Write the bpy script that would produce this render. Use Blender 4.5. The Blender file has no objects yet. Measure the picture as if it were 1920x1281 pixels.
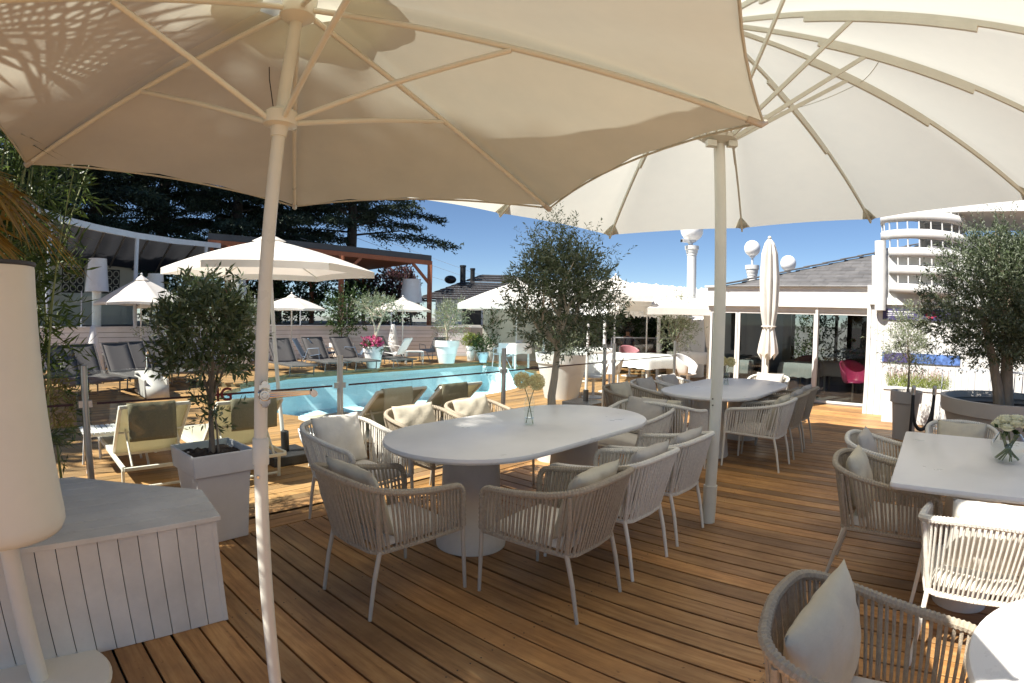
import bpy, bmesh, math, random
import numpy as np
from mathutils import Vector, Matrix
rnd = random.Random(11)
SC = bpy.context.scene
COL = SC.collection
PI = math.pi

# ---------------------------------------------------------------- survey of the place
# The lens is a very wide one (close to a stereographic projection); its curve was
# measured from the deck boards and posts.  ray()/ground()/at_dist() turn a sighting
# into a real position in the place (metres, camera 1.6 m above the deck).
K1, K2, FOC, PITCH, ROLL = .1941, .1385, 1.04317, .043225, .018884
EYE = 1.6
CU = (.66270, .74888)      # direction across the deck boards
BV = (-.74888, .66270)     # direction along the deck boards
def W(u, v, z=0.0): return Vector((u*CU[0]+v*BV[0], u*CU[1]+v*BV[1], z))
def uvof(p): return (p[0]*CU[0]+p[1]*CU[1], p[0]*BV[0]+p[1]*BV[1])
def ray(px, py):
    x = (px-960)/1000; y = (py-640.5)/1000; r = x*x+y*y; s = (1+K1*r+K2*r*r)/FOC
    x *= s; y *= s
    c, sn = math.cos(ROLL), math.sin(ROLL)
    X = x*c+y*sn; yy = -x*sn+y*c
    cp, sp = math.cos(PITCH), math.sin(PITCH)
    return Vector((X, cp-yy*sp, -sp-yy*cp)).normalized()
def ground(px, py, z=0.0):
    d = ray(px, py); return Vector((0, 0, EYE))+d*((z-EYE)/d.z)
def at_dist(px, py, D):
    d = ray(px, py); return Vector((0, 0, EYE))+d*(D/math.hypot(d.x, d.y))
def on_u(px, py, U):
    d = ray(px, py); return Vector((0, 0, EYE))+d*(U/(d.x*CU[0]+d.y*CU[1]))

# ---------------------------------------------------------------- mesh builder
class MB:
    def __init__(s): s.v = []; s.f = []; s.marks = []
    def mark(s): s.marks.append((len(s.v), len(s.f)))
    def add(s, vs, fs):
        s.mark(); o = len(s.v); s.v.extend([tuple(p) for p in vs]); s.f.extend([tuple(i+o for i in f) for f in fs]); return s
    def box(s, c, size, rz=0.0, M=None):
        hx, hy, hz = size[0]/2, size[1]/2, size[2]/2
        P = [Vector((x*hx, y*hy, z*hz)) for x in (-1, 1) for y in (-1, 1) for z in (-1, 1)]
        if M is None: M = Matrix.Rotation(rz, 3, 'Z')
        P = [M @ p + Vector(c) for p in P]
        return s.add(P, [(0, 1, 3, 2), (4, 6, 7, 5), (0, 4, 5, 1), (2, 3, 7, 6), (0, 2, 6, 4), (1, 5, 7, 3)])
    def beam(s, p0, p1, w, h, up=(0, 0, 1)):
        p0, p1 = Vector(p0), Vector(p1); d = p1-p0; L = d.length; d.normalize()
        x = d.cross(Vector(up))
        if x.length < 1e-5: x = d.cross(Vector((0, 1, 0)))
        x.normalize(); z = x.cross(d)
        M = Matrix((x, d, z)).transposed()
        return s.box((p0+p1)/2, (w, L, h), M=M)
    def tube(s, pts, r, n=8, closed=False, caps=True):
        s.mark(); pts = [Vector(p) for p in pts]; m = len(pts)
        rs = r if isinstance(r, (list, tuple)) else [r]*m
        T = []
        for i in range(m):
            a = pts[(i-1) % m] if (closed or i > 0) else pts[i]
            b = pts[(i+1) % m] if (closed or i < m-1) else pts[i]
            t = (b-a); t = t.normalized() if t.length > 1e-9 else Vector((0, 0, 1)); T.append(t)
        ref = Vector((0, 0, 1)) if abs(T[0].z) < .9 else Vector((1, 0, 0))
        nx = (ref - T[0]*ref.dot(T[0])).normalized()
        o = len(s.v)
        for i in range(m):
            nx = nx - T[i]*nx.dot(T[i])
            nx = nx.normalized() if nx.length > 1e-6 else T[i].orthogonal().normalized()
            ny = T[i].cross(nx)
            for k in range(n):
                a = 2*PI*k/n; p = pts[i]+(nx*math.cos(a)+ny*math.sin(a))*rs[i]; s.v.append(tuple(p))
        for i in range(m if closed else m-1):
            j = (i+1) % m
            for k in range(n):
                k2 = (k+1) % n; s.f.append((o+i*n+k, o+i*n+k2, o+j*n+k2, o+j*n+k))
        if caps and not closed:
            s.f.append(tuple(o+k for k in reversed(range(n)))); s.f.append(tuple(o+(m-1)*n+k for k in range(n)))
        return s
    def lathe(s, prof, n=24, c=(0, 0, 0), caps=True):
        s.mark(); o = len(s.v); c = Vector(c); m = len(prof)
        for r, z in prof:
            for k in range(n):
                a = 2*PI*k/n; s.v.append((c.x+r*math.cos(a), c.y+r*math.sin(a), c.z+z))
        for i in range(m-1):
            for k in range(n):
                k2 = (k+1) % n; s.f.append((o+i*n+k, o+i*n+k2, o+(i+1)*n+k2, o+(i+1)*n+k))
        if caps:
            if prof[0][0] > 1e-4: s.f.append(tuple(o+k for k in reversed(range(n))))
            if prof[-1][0] > 1e-4: s.f.append(tuple(o+(m-1)*n+k for k in range(n)))
        return s
    def prism(s, poly, z0, z1):
        s.mark(); n = len(poly); o = len(s.v)
        A = sum(poly[i][0]*poly[(i+1) % n][1]-poly[(i+1) % n][0]*poly[i][1] for i in range(n))
        if A < 0: poly = poly[::-1]
        for z in (z0, z1):
            for p in poly: s.v.append((p[0], p[1], z))
        s.f.append(tuple(o+i for i in reversed(range(n)))); s.f.append(tuple(o+n+i for i in range(n)))
        for i in range(n):
            j = (i+1) % n; s.f.append((o+i, o+j, o+n+j, o+n+i))
        return s
    def grid(s, P):   # P: rows of points
        s.mark(); o = len(s.v); nu, nv = len(P), len(P[0])
        for row in P:
            for p in row: s.v.append(tuple(p))
        for i in range(nu-1):
            for j in range(nv-1):
                s.f.append((o+i*nv+j, o+i*nv+j+1, o+(i+1)*nv+j+1, o+(i+1)*nv+j))
        return s
    def sphere(s, c, r, nu=10, nv=14, sc=(1, 1, 1)):
        s.mark(); o = len(s.v)
        for i in range(nu+1):
            th = PI*i/nu
            for k in range(nv):
                a = 2*PI*k/nv
                s.v.append((c[0]+r*sc[0]*math.sin(th)*math.cos(a), c[1]+r*sc[1]*math.sin(th)*math.sin(a), c[2]-r*sc[2]*math.cos(th)))
        for i in range(nu):
            for k in range(nv):
                k2 = (k+1) % nv; s.f.append((o+i*nv+k, o+i*nv+k2, o+(i+1)*nv+k2, o+(i+1)*nv+k))
        return s
    def build_each(s, name, mat, parent=None, **kw):
        out = []; mk = s.marks+[(len(s.v), len(s.f))]
        for (v0, f0), (v1, f1) in zip(mk, mk[1:]):
            m = MB(); m.v = s.v[v0:v1]; m.f = [tuple(i-v0 for i in f) for f in s.f[f0:f1]]
            out.append(m.build(name, mat, parent, **kw))
        return out
    def build(s, name, mat, parent=None, world=False, smooth=True, bevel=0, solid=0, angle=40):
        me = bpy.data.meshes.new(name)
        vs = s.v
        if world and parent is not None:
            inv = parent.matrix_basis.inverted(); vs = [tuple(inv @ Vector(p)) for p in vs]
        me.from_pydata(vs, [], s.f); me.update()
        if mat is not None: me.materials.append(mat)
        o = bpy.data.objects.new(name, me); COL.objects.link(o)
        if parent is not None: o.parent = parent
        if smooth:
            me.shade_smooth()
            try: me.set_sharp_from_angle(angle=math.radians(angle))
            except Exception: pass
        if solid:
            md = o.modifiers.new('thickness', 'SOLIDIFY'); md.thickness = solid; md.offset = 0
        if bevel:
            md = o.modifiers.new('edge', 'BEVEL'); md.width = bevel; md.segments = 2; md.limit_method = 'ANGLE'; md.angle_limit = math.radians(40)
        return o

def tag(o, label=None, cat=None, group=None, kind=None):
    if label: o['label'] = label
    if cat: o['category'] = cat
    if group: o['group'] = group
    if kind: o['kind'] = kind
    return o
def thing(name, label, cat, loc=(0, 0, 0), rz=0.0, group=None):
    o = bpy.data.objects.new(name, None); COL.objects.link(o)
    o.empty_display_size = .1
    o.location = loc; o.rotation_euler = (0, 0, rz)
    o.matrix_basis = Matrix.Translation(Vector(loc)) @ Matrix.Rotation(rz, 4, 'Z')
    return tag(o, label, cat, group)
def copy_tree(o, parent=None):
    c = o.copy(); COL.objects.link(c)
    if parent is not None: c.parent = parent
    for ch in list(KIDS.get(o.name, [])): copy_tree(ch, c)
    return c
KIDS = {}
def index_kids():
    KIDS.clear()
    for o in COL.objects:
        if o.parent is not None: KIDS.setdefault(o.parent.name, []).append(o)
def dup(root, loc, rz, label, group=None):
    c = copy_tree(root); c.location = loc; c.rotation_euler = (0, 0, rz); c['label'] = label
    if group: c['group'] = group
    return c
def hdir(d): return math.atan2(d[1], d[0])-PI/2     # rz that turns local +Y to direction d

# ---------------------------------------------------------------- materials
def nodes(name):
    m = bpy.data.materials.new(name); m.use_nodes = True
    nt = m.node_tree; nt.nodes.clear()
    out = nt.nodes.new('ShaderNodeOutputMaterial'); return m, nt, out
def mixc(nt, fac, a, b, blend='MIX'):
    n = nt.nodes.new('ShaderNodeMix'); n.data_type = 'RGBA'; n.blend_type = blend
    for sock, val in ((n.inputs[0], fac), (n.inputs[6], a), (n.inputs[7], b)):
        if isinstance(val, bpy.types.NodeSocket): nt.links.new(val, sock)
        elif isinstance(val, (int, float)): sock.default_value = val
        else: sock.default_value = (*val, 1)
    return n.outputs[2]
def noise(nt, scale, detail=4, rough=.6, coord='Object', mapscale=None, w=None):
    tc = nt.nodes.new('ShaderNodeTexCoord'); v = tc.outputs[coord]
    if mapscale:
        mp = nt.nodes.new('ShaderNodeMapping'); mp.inputs['Scale'].default_value = mapscale; nt.links.new(v, mp.inputs[0]); v = mp.outputs[0]
    n = nt.nodes.new('ShaderNodeTexNoise'); n.inputs['Scale'].default_value = scale; n.inputs['Detail'].default_value = detail; n.inputs['Roughness'].default_value = rough
    nt.links.new(v, n.inputs['Vector']); return n.outputs[0]
def ramp(nt, fac, stops):
    n = nt.nodes.new('ShaderNodeValToRGB'); nt.links.new(fac, n.inputs[0]); e = n.color_ramp.elements
    while len(e) < len(stops): e.new(.5)
    for el, (p, c) in zip(e, stops): el.position = p; el.color = (*c, 1) if len(c) == 3 else c
    return n.outputs[0]
def mul(c, k): return tuple(min(1, x*k) for x in c)
def M(name, col, rough=.5, var=.12, scale=6, bump=0.0, bscale=60, metal=0.0, spec=.5, stain=0.0, mapscale=None, island=0.0):
    m, nt, out = nodes(name)
    p = nt.nodes.new('ShaderNodeBsdfPrincipled'); nt.links.new(p.outputs[0], out.inputs[0])
    p.inputs['Roughness'].default_value = rough; p.inputs['Metallic'].default_value = metal
    p.inputs['Specular IOR Level'].default_value = spec
    n1 = noise(nt, scale, 5, .6, mapscale=mapscale)
    c = ramp(nt, n1, [(.3, mul(col, 1-var)), (.7, mul(col, 1+var))])
    if stain:
        n2 = noise(nt, scale*.35, 6, .7); f = ramp(nt, n2, [(.5, (0, 0, 0)), (.75, (stain,)*3)])
        c = mixc(nt, f, c, mul(col, .5))
    if island:
        g = nt.nodes.new('ShaderNodeNewGeometry')
        c2 = ramp(nt, g.outputs['Random Per Island'], [(0, (1-island,)*3), (1, (1,)*3)])
        c = mixc(nt, 1.0, c, c2, 'MULTIPLY')
    nt.links.new(c, p.inputs['Base Color'])
    rr = ramp(nt, n1, [(.3, (max(0, rough-.08),)*3), (.7, (min(1, rough+.08),)*3)])
    nt.links.new(rr, p.inputs['Roughness'])
    if bump:
        b = nt.nodes.new('ShaderNodeBump'); b.inputs['Strength'].default_value = bump; b.inputs['Distance'].default_value = .01
        nt.links.new(noise(nt, bscale, 4, .6, mapscale=mapscale), b.inputs['Height']); nt.links.new(b.outputs[0], p.inputs['Normal'])
    return m
def fabric(name, col, trans=.4, tcol=None, weave=900, var=.06):
    m, nt, out = nodes(name)
    d = nt.nodes.new('ShaderNodeBsdfDiffuse'); t = nt.nodes.new('ShaderNodeBsdfTranslucent'); mx = nt.nodes.new('ShaderNodeMixShader')
    n1 = noise(nt, 2.5, 5, .6); c = ramp(nt, n1, [(.3, mul(col, 1-var)), (.7, mul(col, 1+var))])
    nt.links.new(c, d.inputs[0]); t.inputs[0].default_value = (*(tcol or col), 1)
    b = nt.nodes.new('ShaderNodeBump'); b.inputs['Strength'].default_value = .25; b.inputs['Distance'].default_value = .02
    nt.links.new(noise(nt, 3.5, 3, .5), b.inputs['Height']); nt.links.new(b.outputs[0], d.inputs['Normal'])
    mx.inputs[0].default_value = trans
    nt.links.new(d.outputs[0], mx.inputs[1]); nt.links.new(t.outputs[0], mx.inputs[2]); nt.links.new(mx.outputs[0], out.inputs[0])
    return m
def leafmat(name, c1, c2, back=None, trans=.35, rough=.45):
    m, nt, out = nodes(name)
    p = nt.nodes.new('ShaderNodeBsdfPrincipled'); p.inputs['Roughness'].default_value = rough
    t = nt.nodes.new('ShaderNodeBsdfTranslucent'); mx = nt.nodes.new('ShaderNodeMixShader'); mx.inputs[0].default_value = trans
    g = nt.nodes.new('ShaderNodeNewGeometry')
    c = ramp(nt, g.outputs['Random Per Island'], [(0, c1), (.6, c2), (1, mul(c2, 1.35))])
    ct = c
    if back: c = mixc(nt, g.outputs['Backfacing'], c, back)
    nt.links.new(c, p.inputs['Base Color']); nt.links.new(ct, t.inputs[0])
    nt.links.new(p.outputs[0], mx.inputs[1]); nt.links.new(t.outputs[0], mx.inputs[2]); nt.links.new(mx.outputs[0], out.inputs[0])
    return m
def woodmat(name, cols, stretch=(1.2, 14, 14), rough=.5, gray=.0, spec=.4):
    m, nt, out = nodes(name)
    p = nt.nodes.new('ShaderNodeBsdfPrincipled'); nt.links.new(p.outputs[0], out.inputs[0])
    g = nt.nodes.new('ShaderNodeNewGeometry')
    tc = nt.nodes.new('ShaderNodeTexCoord'); mp = nt.nodes.new('ShaderNodeMapping'); mp.inputs['Scale'].default_value = stretch
    off = nt.nodes.new('ShaderNodeVectorMath'); off.operation = 'ADD'
    cb = nt.nodes.new('ShaderNodeCombineXYZ'); mm = nt.nodes.new('ShaderNodeMath'); mm.operation = 'MULTIPLY'; mm.inputs[1].default_value = 40
    nt.links.new(g.outputs['Random Per Island'], mm.inputs[0]); nt.links.new(mm.outputs[0], cb.inputs[0])
    nt.links.new(tc.outputs['Object'], mp.inputs[0]); nt.links.new(mp.outputs[0], off.inputs[0]); nt.links.new(cb.outputs[0], off.inputs[1])
    def nz(scale, det, ro, vec):
        n = nt.nodes.new('ShaderNodeTexNoise'); n.inputs['Scale'].default_value = scale; n.inputs['Detail'].default_value = det; n.inputs['Roughness'].default_value = ro
        nt.links.new(vec, n.inputs['Vector']); return n.outputs[0]
    grain = nz(1.6, 8, .68, off.outputs[0])
    c = ramp(nt, grain, [(.28, cols[0]), (.5, cols[1]), (.75, cols[2])])
    big = nz(1.3, 5, .65, tc.outputs['Object'])                       # worn, oiled and dirty areas
    fb = ramp(nt, big, [(.42, (0, 0, 0)), (.68, (.75, .75, .75))])
    c = mixc(nt, fb, c, cols[3])
    sp = nz(26, 2, .5, tc.outputs['Object']); fs = ramp(nt, sp, [(.7, (0, 0, 0)), (.76, (.6, .6, .6))])   # small dark flecks
    c = mixc(nt, fs, c, mul(cols[0], .45))
    ti = ramp(nt, g.outputs['Random Per Island'], [(0, (.55, .55, .58)), (.35, (.82, .80, .78)), (.6, (.98, .93, .86)), (1, (1.15, 1.06, .95))])
    c = mixc(nt, 1.0, c, ti, 'MULTIPLY')
    nt.links.new(c, p.inputs['Base Color'])
    nt.links.new(ramp(nt, big, [(.3, (rough-.12,)*3), (.7, (rough+.12,)*3)]), p.inputs['Roughness'])
    p.inputs['Specular IOR Level'].default_value = spec
    b = nt.nodes.new('ShaderNodeBump'); b.inputs['Strength'].default_value = .35; b.inputs['Distance'].default_value = .004
    nt.links.new(grain, b.inputs['Height']); nt.links.new(b.outputs[0], p.inputs['Normal'])
    return m
def glassmat(name, tint=(.95, .98, .97), refl=1.0, rough=.01):
    m, nt, out = nodes(name)
    t = nt.nodes.new('ShaderNodeBsdfTransparent'); t.inputs[0].default_value = (*tint, 1)
    g = nt.nodes.new('ShaderNodeBsdfGlossy'); g.inputs['Roughness'].default_value = rough; g.inputs[0].default_value = (1, 1, 1, 1)
    fr = nt.nodes.new('ShaderNodeFresnel'); fr.inputs[0].default_value = 1.45
    mu = nt.nodes.new('ShaderNodeMath'); mu.operation = 'MULTIPLY'; mu.inputs[1].default_value = refl
    mx = nt.nodes.new('ShaderNodeMixShader')
    ge = nt.nodes.new('ShaderNodeNewGeometry'); fb = nt.nodes.new('ShaderNodeMath'); fb.operation = 'SUBTRACT'; fb.inputs[0].default_value = 1
    nt.links.new(ge.outputs['Backfacing'], fb.inputs[1]); m2 = nt.nodes.new('ShaderNodeMath'); m2.operation = 'MULTIPLY'
    nt.links.new(fr.outputs[0], mu.inputs[0]); nt.links.new(mu.outputs[0], m2.inputs[0]); nt.links.new(fb.outputs[0], m2.inputs[1]); nt.links.new(m2.outputs[0], mx.inputs[0])
    nt.links.new(t.outputs[0], mx.inputs[1]); nt.links.new(g.outputs[0], mx.inputs[2]); nt.links.new(mx.outputs[0], out.inputs[0])
    return m
def watermat(name):
    m, nt, out = nodes(name)
    t = nt.nodes.new('ShaderNodeBsdfTransparent'); t.inputs[0].default_value = (.93, .99, 1, 1)
    g = nt.nodes.new('ShaderNodeBsdfGlossy'); g.inputs['Roughness'].default_value = .03
    fr = nt.nodes.new('ShaderNodeFresnel'); fr.inputs[0].default_value = 1.18
    mx = nt.nodes.new('ShaderNodeMixShader')
    b = nt.nodes.new('ShaderNodeBump'); b.inputs['Strength'].default_value = .12; b.inputs['Distance'].default_value = .05
    nt.links.new(noise(nt, 3.0, 3, .5), b.inputs['Height'])
    nt.links.new(b.outputs[0], g.inputs['Normal']); nt.links.new(b.outputs[0], fr.inputs['Normal'])
    mk = nt.nodes.new('ShaderNodeMath'); mk.operation = 'MULTIPLY'; mk.inputs[1].default_value = .5; nt.links.new(fr.outputs[0], mk.inputs[0])
    nt.links.new(mk.outputs[0], mx.inputs[0]); nt.links.new(t.outputs[0], mx.inputs[1]); nt.links.new(g.outputs[0], mx.inputs[2]); nt.links.new(mx.outputs[0], out.inputs[0])
    return m

X = {}
X['deck'] = woodmat('deck wood', [(.22, .105, .034), (.50, .27, .100), (.66, .42, .185), (.25, .135, .060)])
X['pooldeck'] = woodmat('pool deck wood', [(.26, .14, .055), (.42, .25, .105), (.50, .32, .15), (.36, .23, .12)], rough=.6)
X['paint'] = M('white paint', (.64, .635, .615), .5, .05, 4, .05, 80)
X['bench'] = M('painted bench boards', (.84, .79, .70), .5, .10, 3, .35, 30, stain=.25, island=.08)
X['wallboard'] = M('white wall boards', (.72, .73, .77), .6, .07, 2, .1, 40, island=.1)
X['canopy'] = fabric('ecru canopy cloth', (.60, .58, .49), .165, (.73, .735, .62), var=.09)
X['canopy2'] = fabric('off white canopy cloth', (.68, .65, .57), .40, (.84, .84, .755))
X['ventcloth'] = fabric('thin vent cloth', (.70, .66, .52), .5, (.93, .88, .70))
X['parasol'] = fabric('white parasol cloth', (.80, .77, .72), .3, (.85, .8, .72))
X['pole'] = M('cream lacquered metal', (.66, .65, .57), .35, .04, 8)
X['rib'] = M('painted rib metal', (.62, .61, .52), .4, .05, 8)
X['taupe'] = M('taupe cord', (.43, .37, .285), .8, .14, 60, .5, 260, spec=.2)
X['cream'] = M('cream cord', (.76, .73, .655), .8, .10, 60, .5, 260, spec=.2)
X['taupe_leg'] = M('taupe lacquer', (.50, .45, .37), .4, .05, 8)
X['cream_leg'] = M('cream lacquer', (.77, .74, .66), .4, .05, 8)
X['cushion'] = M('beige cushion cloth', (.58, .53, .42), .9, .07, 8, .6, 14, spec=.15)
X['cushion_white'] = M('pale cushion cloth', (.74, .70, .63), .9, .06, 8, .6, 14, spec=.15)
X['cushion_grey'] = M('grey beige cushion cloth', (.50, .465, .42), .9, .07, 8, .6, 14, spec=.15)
X['seatpad'] = M('seat pad cloth', (.70, .66, .60), .9, .06, 8, .5, 18, spec=.15)
X['table'] = M('satin table top', (.82, .80, .77), .34, .045, 3.2, .05, 9, stain=.10)
X['pedestal'] = M('plaster pedestal', (.68, .62, .54), .7, .05, 8, .35, 120)
X['steel'] = M('brushed steel', (.50, .47, .43), .38, .04, 4, metal=1.0)
X['chrome'] = M('chrome', (.75, .74, .72), .12, .04, 10, metal=1.0)
X['glass'] = glassmat('clear glass', refl=1.0)
X['winglass'] = glassmat('window glass', (.62, .65, .64), refl=1.6)
X['vaseglass'] = glassmat('vase glass', (.95, .97, .96), refl=1.6)
X['water'] = watermat('pool water')
X['liner'] = M('pool liner', (.66, .90, .975), .5, .05, 1.2)
X['stone'] = M('olive brown stone', (.19, .165, .095), .8, .3, 5, .5, 30)  # dark olive brown, mottled at random
X['soil'] = M('dark soil', (.035, .022, .016), .95, .4, 40, 1.0, 40)
X['bark'] = M('grey bark', (.24, .19, .14), .85, .25, 18, .9, 30, mapscale=(1, 1, .3))
X['palebark'] = M('pale bark', (.50, .43, .33), .85, .2, 18, .8, 30, mapscale=(1, 1, .3))
X['darkbark'] = M('dark bark', (.07, .055, .045), .9, .25, 10, .9, 20)
X['olive'] = leafmat('olive leaf', (.045, .068, .030), (.085, .115, .052), (.20, .23, .16))
X['oliveback'] = leafmat('pale olive leaf', (.14, .17, .09), (.22, .26, .14), (.34, .37, .27))
X['bush'] = leafmat('glossy bush leaf', (.045, .072, .022), (.10, .135, .05), (.17, .2, .11), rough=.35)
X['bamboo'] = leafmat('bamboo leaf', (.04, .065, .012), (.09, .13, .025), None, .4)
X['conifer'] = leafmat('cedar needles', (.016, .030, .018), (.036, .058, .032), None, .12, .7)
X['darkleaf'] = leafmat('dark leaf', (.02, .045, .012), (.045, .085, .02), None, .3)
X['redleaf'] = leafmat('reddish leaf', (.035, .04, .02), (.11, .045, .05), None, .3)
X['palm'] = leafmat('palm frond', (.045, .07, .02), (.09, .12, .035), None, .3)
X['deadpalm'] = leafmat('dried palm frond', (.30, .17, .03), (.42, .26, .05), None, .35)
X['culm'] = M('bamboo culm', (.28, .30, .09), .5, .15, 10)
X['roof'] = M('slate roof', (.15, .145, .145), .65, .2, 5, .3, 30, island=.25)
X['awning'] = fabric('grey awning cloth', (.055, .058, .063), .2, (.06, .062, .07))
X['greymetal'] = M('pale grey metal', (.50, .53, .58), .45, .05, 6)
X['redwood'] = M('red brown timber', (.30, .095, .04), .6, .2, 5, .3, 30, mapscale=(6, 6, .6), island=.2)
X['roofdark'] = M('dark roof edge', (.05, .052, .058), .6, .15, 4)
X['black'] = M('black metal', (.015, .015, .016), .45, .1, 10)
X['darkstone'] = M('black granite', (.03, .03, .032), .4, .3, 60)
X['sling'] = M('beige sling mesh', (.49, .45, .34), .75, .08, 120, .3, 300, spec=.2)
X['slinggrey'] = M('grey sling mesh', (.105, .098, .095), .75, .08, 120, .3, 300, spec=.2)
X['slingtr'] = fabric('thin sling mesh', (.49, .45, .34), .42, (.76, .70, .52))
X['towel'] = M('khaki towel', (.27, .245, .17), .95, .1, 60, .5, 200, spec=.1)
X['bluemetal'] = M('blue grey metal', (.19, .25, .33), .45, .08, 8)
X['pot'] = M('white plastic pot', (.74, .725, .70), .45, .03, 3)
X['potbluish'] = M('pale blue pot', (.55, .68, .76), .45, .04, 3)
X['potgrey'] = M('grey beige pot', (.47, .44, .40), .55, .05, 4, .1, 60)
X['planter'] = M('lilac white planter', (.80, .765, .745), .5, .05, 4, .1, 60)
X['lampshade'] = M('opal plastic shade', (.86, .81, .68), .5, .04, 3)
X['globe'] = M('opal globe', (.84, .83, .82), .25, .02, 3)
X['render'] = M('white render', (.66, .65, .63), .75, .05, 2, .2, 60)
X['beigewall'] = M('beige wall', (.46, .44, .38), .8, .06, 2)
X['dark'] = M('dark interior', (.03, .03, .028), .8, .2, 3)  # near-black stands in for shade inside the dining room and openings
X['greyfloor'] = M('grey tiled floor', (.30, .29, .28), .45, .1, 3)
X['pink'] = M('pink plastic', (.86, .10, .27), .35, .05, 3)
X['fadedpink'] = M('faded pink plastic', (.42, .17, .20), .5, .05, 3)
X['roofblack'] = M('dark tiled roof', (.05, .047, .05), .7, .2, 5, .3, 30, island=.3)
X['crimson'] = M('crimson plastic', (.36, .03, .07), .4, .05, 3)
X['cloth'] = M('white table cloth', (.80, .79, .77), .85, .04, 5, .3, 20)
X['navy'] = M('navy print', (.055, .045, .13), .6, .05, 3)
X['print'] = M('blue print', (.07, .14, .36), .6, .9, 9)
X['lettering'] = M('white lettering', (.75, .75, .76), .6, .02, 3)
X['redsign'] = M('dark red vinyl', (.055, .012, .012), .5, .05, 3)
X['redletter'] = M('red lettering vinyl', (.22, .015, .012), .5, .05, 3)
X['dryflower'] = M('dry yellow bloom', (.62, .52, .24), .9, .15, 40, .8, 80)
X['rose'] = M('ivory petals', (.88, .86, .66), .7, .08, 20)
X['pinkflower'] = leafmat('pink petals', (.45, .06, .16), (.62, .12, .26), None, .3)
X['redflower'] = leafmat('red petals', (.25, .02, .04), (.4, .04, .06), None, .3)
X['lavender'] = leafmat('dry lavender', (.30, .15, .17), (.42, .24, .24), None, .3)
X['stem'] = M('green stem', (.11, .14, .05), .6, .1, 8)
X['grassgreen'] = leafmat('grass blade', (.16, .20, .04), (.26, .30, .07), None, .3)
X['ground'] = M('paved ground', (.22, .21, .19), .9, .2, .8, .3, 20)
X['skin'] = M('skin', (.42, .24, .16), .55, .05, 5)
X['hair'] = M('dark hair', (.02, .014, .01), .5, .2, 30)
X['thatch'] = M('white ruffled netting', (.78, .76, .73), .9, .12, 8, 1.0, 16)
X['rattan'] = M('grey rattan', (.30, .29, .28), .8, .2, 60, .6, 150)
X['rubber'] = M('black rope', (.012, .012, .012), .6, .1, 40, .3, 100)
# ---------------------------------------------------------------- foliage
def quads_obj(name, V, mat, parent):
    n = len(V)//4
    me = bpy.data.meshes.new(name)
    me.vertices.add(len(V)); me.vertices.foreach_set('co', np.asarray(V, dtype=np.float32).ravel())
    me.loops.add(4*n); me.loops.foreach_set('vertex_index', np.arange(4*n, dtype=np.int32))
    me.polygons.add(n); me.polygons.foreach_set('loop_start', np.arange(0, 4*n, 4, dtype=np.int32))
    me.update(calc_edges=True); me.validate()
    me.materials.append(mat)
    o = bpy.data.objects.new(name, me); COL.objects.link(o); o.parent = parent
    return o
def unit(a): return a/np.maximum(np.linalg.norm(a, axis=-1, keepdims=True), 1e-9)
def leaves_on(P, D, L, per, leaf, width, rg, spread=.75, droop=0.0, start=.12):
    """rhombic leaves along twigs that start at P, run along D for length L"""
    n = len(P); t = np.linspace(start, 1, per)[None, :, None]
    side = unit(np.cross(D, rg.normal(size=(n, 3))))
    base = P[:, None, :]+D[:, None, :]*t*np.reshape(L, (-1, 1, 1))
    base[:, :, 2] -= droop*(t[..., 0]*np.reshape(L, (-1, 1)))**2
    ang = rg.uniform(0, 2*PI, (n, per))
    up2 = np.cross(D, side)
    s = side[:, None, :]*np.cos(ang)[..., None]+up2[:, None, :]*np.sin(ang)[..., None]
    d = unit(D[:, None, :]*rg.uniform(.35, .9, (n, per, 1))+s*spread+rg.normal(size=(n, per, 3))*.15)
    nrm = unit(np.cross(d, unit(rg.normal(size=(n, per, 3)))))
    ll = leaf*rg.uniform(.6, 1.2, (n, per, 1)); w = width*rg.uniform(.7, 1.2, (n, per, 1))
    a = base; b = base+d*ll*.45+nrm*w; c = base+d*ll; e = base+d*ll*.45-nrm*w
    return np.stack([a, b, c, e], 2).reshape(-1, 3)
def lumpy(dirs, rg, k=7, amp=.28):
    ax = unit(rg.normal(size=(k, 3))); w = rg.uniform(.5, 1, k)
    v = (np.clip(dirs @ ax.T, 0, 1)**3*w).sum(1)
    return 1-amp+amp*2*v/max(v.max(), 1e-6)
def crown_twigs(c, rad, n, rg, up=.35, shell=.45, amp=.28, out=.8, low=-1):
    d = unit(rg.normal(size=(n*3, 3))); d = d[d[:, 2] > low][:n]; n = len(d)
    f = lumpy(d, rg, 9, amp)[:, None]
    r = (shell+(1-shell)*rg.uniform(0, 1, (n, 1))**.6)
    r = np.where(rg.uniform(size=(n, 1)) < .25, rg.uniform(.1, 1, (n, 1)), r)
    P = np.asarray(c)+d*np.asarray(rad)*r*f*.92
    D = unit(d*out+np.array([0, 0, up])+rg.normal(size=(n, 3))*.45)
    return P, D
def limbs(mb, p0, c, rad, n, r0, rg, wob=.08):
    for i in range(n):
        d = unit(rg.normal(size=3)); d[2] = abs(d[2])*.8+.1
        e = np.asarray(c)+unit(d)*np.asarray(rad)*rg.uniform(.55, .85)
        p0 = np.asarray(p0); m1 = p0*.6+e*.4+rg.normal(size=3)*wob; m2 = p0*.25+e*.75+rg.normal(size=3)*wob
        mb.tube([p0, m1, m2, e], [r0, r0*.7, r0*.4, r0*.15], 6)
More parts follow.
